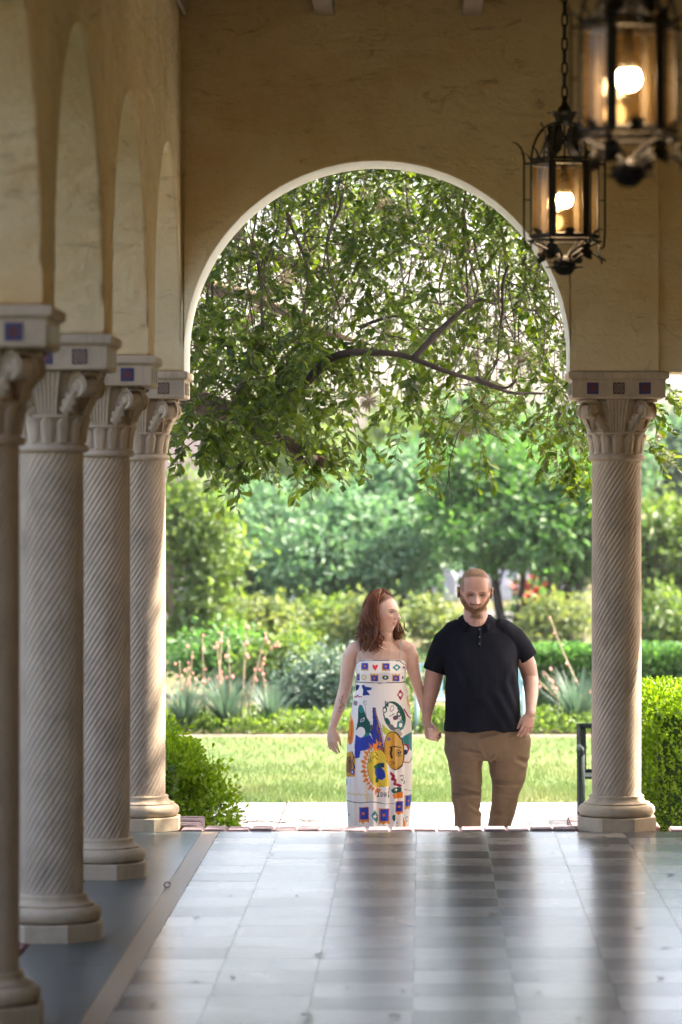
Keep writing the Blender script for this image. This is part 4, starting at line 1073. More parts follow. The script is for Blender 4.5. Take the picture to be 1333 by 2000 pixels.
# ================================================================== PARKED CARS AND THE HOUSE BEYOND
def make_car(loc, rz, c, label):
    t = empty('parked_car', loc, label, 'car', 'cars parked beyond the trees', rz=rz)
    paint = mat_plain('car_paint', c, .25, .03, 3); glass = M.setdefault('car_glass', mat_plain('car_glass', (.02, .025, .03), .08, .1, 4)); rub = M.setdefault('rubber', mat_plain('tyre_rubber', (.02, .02, .02), .8, .2)); al = M.setdefault('alloy', mat_plain('wheel_alloy', (.45, .45, .46), .35, .1, 9, 0, .8))
    prof = [(-2.15, .32), (-2.2, .55), (-2.12, .80), (-1.95, .90), (-1.35, .95), (-.75, 1.38), (-.2, 1.46), (.75, 1.44), (1.55, 1.02), (2.05, .93), (2.18, .72), (2.15, .32)]
    def side(p, y, tuck): return [(x, y * (1 - tuck * max(0, (z - .95)) / .5), z) for x, z in p]
    mb = MB(); n = len(prof); a, b = side(prof, -.88, .22), side(prof, .88, .22)
    mb.add(a + b, [tuple(range(n)), tuple(range(2*n-1, n-1, -1))] + [(i, n+i, n+(i+1) % n, (i+1) % n) for i in range(n)]); o = mb.build('body', paint, t); recalc(o); bevel(o, .04, 2, 25)
    for s in (-1, 1):
        for wp in ([(-1.15, .98), (-.72, 1.32), (-.02, 1.36), (-.02, .98)], [(.06, .98), (.06, 1.36), (.70, 1.34), (1.25, 1.02), (1.2, .98)]):
            q = side(wp, s * .886, .22); mb = MB(); mb.add(q + [(x, y - s * .01, z) for x, y, z in q], [tuple(range(len(q)))] + [(i, len(q)+i, len(q)+(i+1) % len(q), (i+1) % len(q)) for i in range(len(q))]); mb.build('window', glass, t)
    for x in (-1.35, 1.35):
        for s in (-1, 1):
            mb = MB(); pr = [(.20, -.1), (.31, -.1), (.33, -.06), (.33, .06), (.31, .1), (.20, .1)]; V = [(x + rr*math.cos(2*PI*j/20), s*.80 + yy, .33 + rr*math.sin(2*PI*j/20)) for rr, yy in pr for j in range(20)]
            mb.add(V, [(i*20+j, i*20+(j+1) % 20, (i+1)*20+(j+1) % 20, (i+1)*20+j) for i in range(5) for j in range(20)] ); wq = mb.build('wheel', rub, t, True)
            mb = MB(); mb.add([(x + .2*math.cos(2*PI*j/20), s*.88, .33 + .2*math.sin(2*PI*j/20)) for j in range(20)] + [(x, s*.86, .33)], [(j, (j+1) % 20, 20) for j in range(20)]); mb.build('rim', al, wq)
    for y in (-.6, .6):
        mb = MB(); mb.box((-2.2, y - .18, .62), (-2.13, y + .18, .74)); mb.build('headlight', M['socket'], t)
    return t
make_car((P(650, 0, 67).x, 67, GZ), 0.0, (.30, .31, .33), 'silver car parked beyond the trees left of the woman')
make_car((P(835, 0, 68).x + .6, 68, GZ), 0.0, (.42, .43, .44), 'pale grey car parked beyond the trees between the couple')
hs = empty('distant_house', (P(250, 0, 74).x, 76, GZ), 'grey distant house with a white band behind the left column', 'house')
M['grey_wall'] = mat_plain('grey_render', (.13, .13, .15), .8, .12, 2); M['dark_glass'] = mat_plain('window_glass', (.03, .035, .045), .1, .2, 2); M['trim'] = mat_plain('white_trim', (.7, .7, .68), .6, .05)
mb = MB(); mb.box((-6, -2, 0), (1.05, 4, 2.4)); mb.build('wall', M['grey_wall'], hs)
mb = MB(); mb.box((-6.03, -2.03, .32), (1.08, 4.03, .52)); mb.build('band', M['trim'], hs)
mb = MB(); mb.add([(-6.4, -2.4, 2.4), (1.4, -2.4, 2.4), (1.4, 4.4, 2.4), (-6.4, 4.4, 2.4), (-6.4, 1, 3.6), (1.4, 1, 3.6)], [(0, 1, 5, 4), (2, 3, 4, 5), (1, 2, 5), (3, 0, 4), (3, 2, 1, 0)]); mb.build('roof', M['bark_dark'], hs)
for x in (-4.6, -2.6, -.6):
    mb = MB(); mb.box((x - .55, -2.06, .9), (x + .55, -2.0, 2.0)); wq = mb.build('window', M['trim'], hs); mb = MB(); mb.box((x - .48, -2.075, .97), (x + .48, -2.061, 1.93)); mb.build('pane', M['dark_glass'], wq)

# ================================================================== LITTER
M['litter'] = mat_plain('dry_leaf_litter', (.035, .026, .018), .9, .5, 40)
M['litter_tan'] = mat_plain('dry_leaf_tan', (.10, .065, .035), .9, .4, 40)
def dry_leaf(L, W, curl, seed):
    r = random.Random(seed); nu, nv = 4, 8; V = []
    for i in range(nv + 1):
        t = i / nv; wv = W * math.sin(PI * (.05 + .9 * t)) * r.uniform(.75, 1.1)
        for j in range(nu + 1):
            u = j / nu * 2 - 1; V.append(((t - .5) * L, u * wv * math.cos(curl * u), .002 + W * abs(math.sin(curl * u)) * 1.0 + .006 * math.sin(t * 4 + seed) + .006))
    mb = MB(); mb.add(V, [(i*(nu+1)+j, i*(nu+1)+j+1, (i+1)*(nu+1)+j+1, (i+1)*(nu+1)+j) for i in range(nv) for j in range(nu)]); return mb
def on_floor(px, py): Y = H * F / (py - VY); return ((px - VX) * Y / F, Y, 0.001)
FL = [dry_leaf(.07, .018, .55, k).mesh('dry_leaf', [M['litter'] if k % 3 else M['litter_tan']], True) for k in range(6)]
spots = [(963, 1790, 1.1), (625, 1866, 1.1), (382, 1918, .9), (455, 1910, .8), (1247, 1815, 1.0), (600, 1987, 1.5), (772, 1987, 1.2), (384, 1794, .8), (1290, 1912, .8), (1310, 1710, 1.0), (1300, 1853, 1.0), (532, 1670, .5), (775, 1790, .4), (680, 1930, .5), (788, 1937, .5), (1048, 1913, .5), (1053, 1940, .5), (845, 1893, .4), (990, 1990, .6), (1025, 1738, .5), (475, 1693, .4), (1230, 1725, .5), (1080, 1666, .4), (735, 1800, .4), (940, 1660, .4), (1010, 1910, .4), (450, 1750, .4), (530, 1880, .4), (300, 1965, .9), (1130, 1990, .6), (1225, 1920, .5), (700, 1705, .4), (860, 1740, .4), (580, 1750, .4), (640, 1690, .3), (1165, 1850, .4)]
r = random.Random(3)
for k, (x, y, s) in enumerate(spots):
    q = link('dry_leaf', FL[k % 6]); q.location = on_floor(x, y); q.rotation_euler.z = r.uniform(-.7, .7) + (PI if k % 2 else 0); s *= .5; q.scale = (s, s, s * r.uniform(.4, .9))
    tag(q, 'small dark dry leaf lying on the polished tile floor', 'leaf', 'dry leaves on the floor')
mb = MB(); mb.tube([(.02 * math.cos(a), .02 * math.sin(a) * .9, .022 + .018 * math.sin(a)) for a in [2 * PI * k / 14 for k in range(14)]], .0045, 6)
q = mb.build('dry_pod', M['litter'], None, True, on_floor(327, 1734)); q.scale = (.7, .7, .6); tag(q, 'curled dark seed pod on the tan floor stripe', 'seed pod')
def on_path(px, py): Y = (H - GZ) * F / (py - VY); return ((px - VX) * Y / F, Y, GZ + .004)
TWG = []
for k in range(4):
    mb = MB(); mb.tube(wobble((-.11, 0, .008), (.11, 0, .012), 6, .02, k), [.006, .005, .005, .004, .004, .003, .002], 5); TWG.append(mb.mesh('fallen_twig', [M['litter']], True))
for k, (x, y) in enumerate([(455, 1606), (470, 1601), (500, 1609), (548, 1608), (570, 1604), (605, 1604), (615, 1607), (655, 1585), (610, 1606), (540, 1612), (480, 1608), (650, 1599), (870, 1608), (465, 1611), (830, 1592), (520, 1606)]):
    q = link('fallen_twig', TWG[k % 4]); q.location = on_path(x, y); q.rotation_euler.z = r.uniform(-.35, .35); q.scale = (.7, .7, .7); tag(q, 'thin dark twig fallen on the concrete path', 'twig', 'twigs on the path')
# ================================================================== PEOPLE
from mathutils.bvhtree import BVHTree
PYD = 22.2; PSC = F / PYD
def Q(px, py, dy=0.0):
    """a point PYD + dy in front of the camera; px, py measured on the plane of the couple"""
    return Vector(((px - VX) / PSC, PYD + dy, H + (VY - py) / PSC))

def loft(mb, pts, rads, axis=None, n=20, ends=True):
    """closed elliptical tube; rads (ra, rb): ra along 'axis' (default: across the view), rb along the third direction"""
    pts = [Vector(p) for p in pts]; k = len(pts); rings = []
    rads = [r if hasattr(r, '__len__') else (r, r) for r in rads]
    for i in range(k):
        t = (pts[min(i+1, k-1)] - pts[max(i-1, 0)]).normalized()
        if axis is None: b = Vector((0, 1, 0)); b = (b - t * b.dot(t)).normalized(); a = b.cross(t)
        else: a = Vector(axis); a = (a - t * a.dot(t)).normalized(); b = t.cross(a)
        rings.append((pts[i], a, b, rads[i][0], rads[i][1], t))
    if ends:
        out = []
        p, a, b, ra, rb, t = rings[0]; m_ = min(ra, rb)
        for q in (.12, .5, .8): out.append((p - t * m_ * math.sqrt(1 - q*q), a, b, ra*q, rb*q, t))
        out += rings
        p, a, b, ra, rb, t = rings[-1]; m_ = min(ra, rb)
        for q in ((.8, .5, .12) if ends is True else ()): out.append((p + t * m_ * math.sqrt(1 - q*q), a, b, ra*q, rb*q, t))
        rings = out
    V = []
    for p, a, b, ra, rb, t in rings:
        for j in range(n):
            an = 2 * PI * j / n; V.append(p + a * ra * math.cos(an) + b * rb * math.sin(an))
    k = len(rings); fs = [(i*n+j, i*n+(j+1) % n, (i+1)*n+(j+1) % n, (i+1)*n+j) for i in range(k-1) for j in range(n)]
    fs += [tuple(range(n-1, -1, -1)), tuple((k-1)*n+j for j in range(n))]
    mb.add(V, fs); return mb

def voxel_union(mb, voxel, smooth=4, name='body', factor=.5):
    o = mb.build('tmp_union', None); recalc_loose(o)
    m = o.modifiers.new('r', 'REMESH'); m.mode = 'VOXEL'; m.voxel_size = voxel; m.adaptivity = 0
    if smooth:
        s = o.modifiers.new('s', 'SMOOTH'); s.factor = factor; s.iterations = smooth
    dg = bpy.context.evaluated_depsgraph_get(); dg.update(); me = bpy.data.meshes.new_from_object(o.evaluated_get(dg)); me.name = name
    old = o.data; bpy.data.objects.remove(o); bpy.data.meshes.remove(old); me.materials.clear()
    me.polygons.foreach_set('use_smooth', [True] * len(me.polygons)); return me
def recalc_loose(o):
    bm = bmesh.new(); bm.from_mesh(o.data); bmesh.ops.recalc_face_normals(bm, faces=bm.faces); bm.to_mesh(o.data); bm.free()
def get_co(me):
    a = np.empty(len(me.vertices) * 3, np.float32); me.vertices.foreach_get('co', a); return a.reshape(-1, 3).astype(float)
def set_co(me, a): me.vertices.foreach_set('co', a.astype(np.float32).ravel()); me.update()
def get_no(me):
    a = np.empty(len(me.vertices) * 3, np.float32); me.vertex_normals.foreach_get('vector', a); return a.reshape(-1, 3).astype(float)
def set_col(me, c):
    at = me.color_attributes.new('tint', 'FLOAT_COLOR', 'POINT'); at.data.foreach_set('color', np.column_stack([c, np.ones(len(c))]).astype(np.float32).ravel())
def g(x, s): return np.exp(-(x / s) ** 2)
def sm(x, a, b): t = np.clip((x - a) / (b - a), 0, 1); return t * t * (3 - 2 * t)

def mat_tint(name, rough=.5, sss=0.0, bump=0.0, bscale=200, spec=.4, var=.08, sheen=0.0):
    m = NT(name); at = m.n('VertexColor'); at.layer_name = 'tint'; v = m.coord(); n = m.noise(v, bscale, 4)
    c = m.mix(m.math('MULTIPLY', n, var), at.outputs[0], (0, 0, 0)); m.col(c); m.set(Roughness=rough); m.b.inputs['Specular IOR Level'].default_value = spec
    if sss: m.b.inputs['Subsurface Weight'].default_value = sss; m.b.inputs['Subsurface Radius'].default_value = (.012, .004, .002); m.b.inputs['Subsurface Scale'].default_value = 1.0
    if sheen: m.b.inputs['Sheen Weight'].default_value = sheen
    if bump: m.bump(n, bump, .002)
    return m.mat
M['skin'] = mat_tint('skin', .48, .12, .05, 160, .4, .05)
def mat_cloth(name, c, rough=.85, weave=900, var=.2):
    m = NT(name); v = m.coord(); n = m.noise(v, 9, 6, .65); f = m.noise(v, weave, 2)
    m.col(m.ramp(n, [(.3, tuple(x * (1 - var) for x in c)), (.7, tuple(x * (1 + var) for x in c))])); m.set(Roughness=rough); m.b.inputs['Specular IOR Level'].default_value = .12
    m.bump(f, .25, .002); return m.mat
M['polo'] = mat_cloth('navy_black_cotton', (.0070, .0085, .0145), .9)
M['chino'] = mat_cloth('khaki_cotton', (.175, .126, .084), .9, 900, .14)
M['leather'] = mat_plain('brown_shoe_leather', (.06, .035, .02), .5, .2, 20)

# ------------------------------------------------------------------ heads
def head_arrays(hw, hd, hh, jaw=.8, nose=1.0, fem=False):
    """face looks along -Y; origin at the middle of the head"""
    nu, nv = 96, 72; V = []; 
    for i in range(nv + 1):
        ph = -PI/2 + PI * i / nv
        for j in range(nu):
            th = 2 * PI * j / nu; V.append((math.cos(ph) * math.sin(th), -math.cos(ph) * math.cos(th), math.sin(ph)))
    D = np.array(V); x, y, z = D[:, 0], D[:, 1], D[:, 2]
    ex = np.where(z < 0, 2.1, 2.35 if fem else 2.7)
    nrm = (np.abs(x) ** ex + np.abs(y) ** ex + np.abs(z) ** ex) ** (1 / ex)
    p = D / nrm[:, None]
    X, Yy, Z = p[:, 0] * hw, p[:, 1] * hd, p[:, 2] * hh
    front = sm(-Yy / hd, .0, .5); zn = Z / hh
    # lower face narrows to the jaw, back of the skull tucks into the neck
    low = sm(-zn, .05, 1.0); X *= 1 - (1 - jaw) * (low if fem else sm(-zn, .25, 1.05)); Yy = np.where(Yy > 0, Yy * (1 - .5 * sm(-zn, .25, 1.0)), Yy * (1 - .10 * low))
    up = sm(zn, .35, 1.0); X *= 1 - (.07 if fem else .03) * up; Yy = np.where(Yy < 0, Yy * (1 - .13 * up), Yy * (1 + .04 * sm(zn, 0, .5)))
    Yy *= np.where(Yy < 0, .94, 1.06)
    f = np.zeros_like(X)
    nb = np.clip((.16 - zn) / .41, 0, 1)                                      # 0 at the bridge, 1 at the tip
    f += nose * front * g(X, .0095 + .006 * nb) * np.where((zn < .18) & (zn > -.36), (.008 + .019 * nb ** 1.3), 0) * (1 - sm(-zn, .25, .35))
    f += nose * front * (g(X - .0125, .007) + g(X + .0125, .007)) * g(zn + .235, .07) * .008
    f -= front * (g(np.abs(X) - .032, .017)) * g(zn - .06, .13) * (.014 if fem else .019)
    f += front * g(np.abs(X) - .032, .012) * g(zn - .035, .06) * .006            # lids over the eyeballs
    f += front * g(np.abs(X) - .028, .026) * g(zn - .21, .07) * (.004 if fem else .009)
    f += front * g(np.abs(X) - .047, .02) * g(zn + .15, .16) * .004
    f += front * g(X, .022) * (g(zn + .425, .035) * .0075 + g(zn + .515, .04) * .0085)
    f -= front * g(X, .026) * g(zn + .470, .016) * .007
    f += front * g(X, .022) * g(zn + .86, .12) * (.007 if fem else .010)
    f -= front * g(X, .02) * g(zn + .63, .05) * .004
    Yy = Yy - f
    Fc = [(i*nu+j, i*nu+(j+1) % nu, (i+1)*nu+(j+1) % nu, (i+1)*nu+j) for i in range(nv) for j in range(nu)]
    P3 = np.column_stack([X, Yy, Z])
    return P3, Fc

def ear_prims(mb, hw, hh, Mx, s=1.0):
    for sd in (-1, 1):
        pts = []; 
        for k in range(9):
            a = PI * (-.42 + 1.25 * k / 8); pts.append(Vector((sd * (hw * .985 + .012 + .004 * math.sin(a)), .008 + .015 * math.cos(a) * -1, .0 + .028 * math.sin(a))))
        loft(mb, [Mx @ p for p in pts], [.0055 * s] * 9, None, 8)
        loft(mb, [Mx @ Vector((sd * hw * .95, .008, -.012)), Mx @ Vector((sd * (hw + .008), .010, 0)), Mx @ Vector((sd * hw * .95, .008, .02))], [(.012, .010), (.012, .016), (.012, .010)], None, 10)

def hand_prims(mb, wr, d, n, side, s=1.0, curls=(.35, .4, .45, .5), thumb=(.55, .25), r=.0082, spread=.06):
    """side: thumb direction sign is taken from the vector 'side'"""
    d = Vector(d).normalized(); n = Vector(n); n = (n - d * n.dot(d)).normalized(); sv = Vector(side); sv = (sv - d * sv.dot(d) - n * sv.dot(n)).normalized()
    loft(mb, [wr - d * .015, wr + d * .02 * s, wr + d * .05 * s, wr + d * .085 * s], [(.023 * s, .017 * s), (.030 * s, .017 * s), (.039 * s, .016 * s), (.038 * s, .0125 * s)], sv, 16)
    lens = [(.043, .027, .021), (.047, .030, .022), (.044, .028, .021), (.035, .021, .018)]
    tips = []
    for i in range(4):
        b = wr + d * (.086 - .004 * abs(i - 1)) * s + sv * (.029 - .0195 * i) * s; ang = 0; pts = [b - d * .012 * s, b]; dd = d + sv * spread * (1.5 - i)
        dd.normalize()
        for ph in range(3):
            ang += curls[i] * (1.0, 1.25, .8)[ph]; dv = dd * math.cos(ang) - n * math.sin(ang); pts.append(pts[-1] + dv * lens[i][ph] * s)
        loft(mb, pts, [r * 1.08 * s, r * 1.05 * s, r * 1.0 * s, r * .92 * s, r * .8 * s], sv, 10); tips.append(pts)
    b = wr + d * .022 * s + sv * .022 * s - n * .004; t1 = (d * math.cos(thumb[0]) + sv * math.sin(thumb[0]) - n * .25).normalized(); t2 = (d * math.cos(thumb[1]) + sv * math.sin(thumb[1]) - n * .35).normalized()
    loft(mb, [b, b + t1 * .042 * s, b + t1 * .042 * s + t2 * .032 * s, b + t1 * .042 * s + t2 * .058 * s], [.0135 * s, .0115 * s, .0098 * s, .0078 * s], None, 10)
    return tips

def rough_noise(a, sc, seed): return np.array([noise.noise(Vector(v) * sc + Vector((seed, seed * 2, 0))) for v in a])
def head_local(co, C, R): return (co - np.array(C)) @ np.array(R.to_3x3())

def sub_shell(me, mask, off, name, col, thr=.02):
    """a second skin over the faces where mask > thr, lifted by off along the normals"""
    co, no = get_co(me), get_no(me); polys = np.empty(len(me.loops), np.int32); me.loops.foreach_get('vertex_index', polys)
    tot = np.empty(len(me.polygons), np.int32); me.polygons.foreach_get('loop_total', tot); st = np.concatenate([[0], np.cumsum(tot)[:-1]])
    keep = [polys[s:s+t] for s, t in zip(st, tot)]
    keep = [f for f in keep if mask[f].max() > thr]
    used = np.unique(np.concatenate(keep)); remap = -np.ones(len(co), int); remap[used] = np.arange(len(used))
    nm = bpy.data.meshes.new(name); nm.from_pydata((co + no * off[:, None])[used].tolist(), [], [tuple(int(remap[i]) for i in f) for f in keep]); nm.update()
    nm.polygons.foreach_set('use_smooth', [True] * len(nm.polygons)); set_col(nm, col[used]); return nm

# ================================================================== THE MAN
man = empty('person', Q(935, 1733, 0), 'bearded person in a black polo shirt and khaki trousers holding hands', 'person', 'couple walking hand in hand')
hw, hd, hh = .086, .106, .134
MC = Q(928, 1157, -.03); MR = Euler((math.radians(14), math.radians(2), math.radians(4)), 'XYZ').to_matrix().to_4x4()
MX = Matrix.Translation(MC) @ MR
hv, hf = head_arrays(hw, hd, hh, .68, 1.45)
mb = MB(); mb.add([MX @ Vector(v) for v in hv], hf); ear_prims(mb, hw, hh, MX, 1.15)
loft(mb, [Q(933, 1262, .03), Q(932, 1235, .03), Q(930, 1212, .02), Q(929, 1190, .02)], [(.13, .09), (.085, .08), (.072, .078), (.068, .078)])
loft(mb, [Q(950, 1440, .02), Q(945, 1380, 0), Q(940, 1320, 0), Q(938, 1275, .02), Q(936, 1240, .03)], [(.21, .14), (.19, .14), (.18, .13), (.19, .11), (.13, .08)])
# arms
loft(mb, [Q(880, 1245, .03), Q(862, 1275, .03), Q(849, 1315, .03), Q(844, 1345, .02), Q(838, 1372, 0), Q(834, 1398, -.03), Q(834, 1412, -.04)], [.068, .064, .055, .0485, .040, .0285, .025])
loft(mb, [Q(990, 1243, .03), Q(1015, 1268, .04), Q(1031, 1300, .05), Q(1037, 1328, .04), Q(1038, 1356, -.05), Q(1036, 1378, -.125), Q(1035, 1389, -.15)], [.066, .062, .0525, .047, .039, .031, .029])
# his free hand: back to the camera, fingers curled in
hand_prims(mb, Q(1035, 1388, -.15), (-.20, -.10, -1), (.30, -.95, .1), (-.95, -.3, 0), .92, (.30, .36, .42, .50), (.50, .15), .0090, .10)
# his other hand, wrapped round hers
WR = Q(835, 1412, -.045)
hand_prims(mb, WR, (.20, -.12, -1), (-.75, -.65, .1), (.62, -.78, 0), .95, (.95, 1.0, 1.05, 1.1), (.25, -.15), .0088, .04)
# legs inside the trousers
loft(mb, [Q(915, 1460, 0), Q(911, 1540, -.05), Q(913, 1620, -.06), Q(912, 1705, -.02), Q(912, 1715, -.02)], [.10, .07, .06, .045, .04])
loft(mb, [Q(985, 1460, .03), Q(991, 1540, .05), Q(980, 1610, .16), Q(973, 1680, .30)], [.10, .07, .06, .045])
me = voxel_union(mb, .0031, 1, 'body')
co = get_co(me); L = head_local(co, MC, MR); zn = L[:, 2] / hh; X = L[:, 0]; Yl = L[:, 1]
inh = (np.abs(X) < .12) & (np.abs(Yl) < .15) & (zn > -1.12) & (zn < 1.1); front = inh & (Yl < -.02)
skin = np.tile(np.array([.47, .285, .23]), (len(co), 1)); mot = rough_noise(co, 26, 1)
skin *= (1 + .10 * mot)[:, None]
def blend(c, m, t): return c * (1 - m[:, None]) + np.array(t) * m[:, None]
skin = blend(skin, inh * g(np.abs(X) - .048, .025) * g(zn + .12, .2) * (Yl < 0) * .35, (.55, .22, .17))
skin = blend(skin, front * g(X, .02) * g(zn + .2, .12) * .3, (.58, .25, .19))
skin = blend(skin, inh * sm(zn + .9 * np.maximum(Yl, -.2) / hd * .6, .40, .72) * (.68 + .25 * rough_noise(co, 220, 8)), (.20, .125, .085))                 # cropped hair
skin = blend(skin, inh * sm(np.abs(X), .066, .08) * sm(zn, .02, .3) * .7, (.19, .115, .075))
skin = blend(skin, front * g(np.abs(X) - .033, .019) * g(zn - .205 + .3 * np.abs(np.abs(X) - .035), .04) * .8, (.16, .085, .05))
skin = blend(skin, front * g(np.abs(X) - .033, .020) * g(zn - .10, .075) * .8, (.16, .075, .055))     # socket shade painted into the lid colour
skin = blend(skin, front * (np.abs(np.abs(X) - .033) < .0155) * g(zn - .055, .020) * .92, (.035, .022, .018))
skin = blend(skin, front * g(X, .021) * (g(zn + .425, .03) + g(zn + .515, .035)).clip(0, 1) * .6, (.46, .17, .14))
skin = blend(skin, front * g(X, .014) * g(zn + .470, .014) * .75, (.10, .035, .03))
cheekline = -.12 - .34 * sm(.078 - np.abs(X), 0, .05) + .10 * sm(np.abs(X), .06, .082)
bm_ = inh * sm(cheekline - zn, -.10, .13) * (Yl < .03) * sm(zn - .5 * np.maximum(0, Yl + .03) / hd, -1.10, -.96)
must = front * g(zn + .345, .05) * sm(.040 - np.abs(X), 0, .012); lipsx = front * sm(.016 - np.abs(X), 0, .006) * g(zn + .475, .065)
bm_ = bm_ * (1 - sm(-zn, .60, .85) * sm(Yl, -.070, -.038)); bm_ = np.clip(np.maximum(bm_, must * .8) - lipsx * 1.3, 0, 1)
skin = blend(skin, bm_ * .6, (.20, .115, .065))
set_col(me, skin); me.materials.append(M['skin']); body = link('body', me); fit(body, man)
bn = rough_noise(co, 150, 3); bcol = np.tile(np.array([.20, .112, .060]), (len(co), 1)) * (1 + .45 * rough_noise(co, 90, 7))[:, None]
bs_ = sm(bm_, .15, .85); bcol = skin * (1 - bs_[:, None]) + bcol * bs_[:, None]
off = bm_ * (.0022 + .004 * sm(-zn, .6, 1.0)) + bm_ * bn * .003 - (bm_ < .12) * .002
beard = link('beard', sub_shell(me, bm_, off, 'beard', bcol, .25)); M['hair_m'] = mat_tint('beard_hair', .7, 0, .8, 260, .2, .35); beard.data.materials.append(M['hair_m']); fit(beard, man)

hm_ = inh * np.maximum(sm(zn + .9 * np.maximum(Yl, -.2) / hd * .6, .46, .62), sm(np.abs(X), .066, .076) * sm(zn, .08, .25)) * (np.abs(X) < hw * 1.02)
hcol = np.tile(np.array([.27, .175, .11]), (len(co), 1)) * (1 + .5 * rough_noise(co, 130, 12))[:, None]; hs_ = sm(hm_, .2, 1.0) * .75; hcol = skin * (1 - hs_[:, None]) + hcol * hs_[:, None]
crop = link('hair', sub_shell(me, hm_, hm_ * (.0018 + .0016 * bn) - (hm_ < .15) * .002, 'hair', hcol, .2)); crop.data.materials.append(M['hair_m']); fit(crop, man)

# polo shirt
def rows_loft(mb, rows, n=40, sup=2.4):
    """rows: (py, xl, xr, half depth, dy); closed superellipse stack"""
    V = []; 
    for py, xl, xr, hdp, dy in rows:
        c = Q((xl + xr) / 2, py, dy); a = (xr - xl) / 2 / PSC
        for j in range(n):
            t = 2 * PI * j / n; ct, s_ = math.cos(t), math.sin(t); V.append(c + Vector((a * math.copysign(abs(ct) ** (2 / sup), ct), hdp * math.copysign(abs(s_) ** (2 / sup), s_), 0)))
    k = len(rows); fs = [(i*n+j, (i+1)*n+j, (i+1)*n+(j+1) % n, i*n+(j+1) % n) for i in range(k-1) for j in range(n)] + [tuple(range(n)), tuple((k-1)*n+j for j in range(n-1, -1, -1))]
    mb.add(V, fs)
mb = MB()
rows_loft(mb, [(1203, 908, 956, .055, .045), (1212, 897, 972, .075, .045), (1222, 882, 988, .090, .04), (1235, 870, 1003, .110, .03), (1258, 864, 1012, .132, .02), (1290, 867, 1013, .150, 0), (1325, 871, 1013, .162, -.02), (1360, 870, 1015, .172, -.035), (1395, 868, 1018, .172, -.035), (1418, 866, 1021, .168, -.03), (1426, 866, 1022, .166, -.03)])
loft(mb, [Q(893, 1236, .03), Q(872, 1256, .03), Q(858, 1284, .03), Q(848, 1312, .03)], [(.080, .085), (.080, .085), (.072, .078), (.0655, .070)], None, 24, 'start')
loft(mb, [Q(980, 1234, .03), Q(1004, 1250, .035), Q(1020, 1268, .04), Q(1032, 1287, .045)], [(.078, .085), (.076, .083), (.068, .076), (.0605, .068)], None, 24, 'start')
me = voxel_union(mb, .0055, 5, 'shirt'); co, no = get_co(me), get_no(me)
px = VX + co[:, 0] * PSC; py = VY - (co[:, 2] - H) * PSC
st = np.column_stack([co[:, 0] * 9, co[:, 1] * 9, co[:, 2] * 2.2]); low = sm(py, 1280, 1420)
dsp = rough_noise(st, 1.0, 5) * (.003 + .009 * low) + rough_noise(np.column_stack([co[:, 0] * 16 + co[:, 2] * 5, co[:, 1] * 10, co[:, 2] * 5]), 1, 9) * .0035
# pulls running from the right side down to the hem, and from the armpits
for (x0, y0, x1, y1, wd, am) in ((985, 1330, 1018, 1418, 7, .006), (960, 1340, 1005, 1425, 8, .005), (1000, 1300, 1022, 1400, 6, .006), (878, 1290, 900, 1340, 8, .003), (1008, 1268, 985, 1330, 7, .004), (945, 1360, 985, 1428, 8, .004), (875, 1330, 890, 1425, 8, .004)):
    vx, vy = x1 - x0, y1 - y0; ln = math.hypot(vx, vy); t = ((px - x0) * vx + (py - y0) * vy) / ln / ln; dd = ((px - x0) * vy - (py - y0) * vx) / ln
    dsp += (co[:, 1] < PYD) * am * 1.6 * (g(dd, wd) - .7 * g(dd - wd * 1.6, wd)) * sm(t, -.1, .2) * (1 - sm(t, .85, 1.15))
co2 = co + no * dsp[:, None]; set_co(me, co2); me.materials.append(M['polo']); shirt = fit(link('shirt', me), man)
bvh = BVHTree.FromPolygons([Vector(v) for v in co2], [tuple(p.vertices) for p in me.polygons])
CAMP = Vector((0, 0, H))
def on_surf(b, px, py, lift=.003):
    d = (Q(px, py) - CAMP).normalized(); h = b.ray_cast(CAMP, d); return (h[0] if h[0] is not None else Q(px, py)) - d * lift
# collar: a folded band round the neck with two points
def collar():
    """turned-down collar: inner stand, fold line, outer fall ending in two points either side of the open neck"""
    n = 40; V = []
    for i in range(n + 1):
        t = i / n; e = min(t, 1 - t); sg = -1 if t < .5 else 1
        a = math.radians(32 + (360 - 64) * t); ca, sa = -math.sin(a), -math.cos(a)          # a = 0 is the front
        fr = 1 - float(sm(np.array(e), 0, .25)); tip = max(0.0, 1 - e / .13)
        cc = Q(931, 1210, .04); top = cc + Vector((.080 * ca, .083 * sa, .022 - .040 * fr))
        bot = cc + Vector(((.113 + .004 * tip) * ca, (.116 + .03 * tip) * sa, -.020 - .018 * fr - .034 * tip))
        mid = top.lerp(bot, .45) + Vector((ca * .010, sa * .012, .006))
        V += [top, top + Vector((ca * .005, sa * .005, .004)), mid, bot, bot - Vector((ca * .003, sa * .003, .002)), mid - Vector((ca * .006, sa * .006, .004))]
    mb = MB(); mb.add(V, [(6*i+j, 6*i+(j+1) % 6, 6*i+6+(j+1) % 6, 6*i+6+j) for i in range(n) for j in range(6)] + [(5, 4, 3, 2, 1, 0), tuple(6*n+j for j in range(6))])
    return mb.build('collar', M['polo'], None, True)
q = collar(); q.parent = shirt
mbp = MB(); 
pl = [[on_surf(bvh, x, y, .0025) for x in (933.5, 937, 941)] for y in np.linspace(1226, 1264, 9)]
V = [p for row in pl for p in row]; mbp.add(V, [(3*i+j, 3*i+j+1, 3*i+4+j, 3*i+3+j) for i in range(8) for j in range(2)]); o = mbp.build('placket', M['polo'], None, True); so = o.modifiers.new('t', 'SOLIDIFY'); so.thickness = .002; so.offset = 0; o.parent = shirt
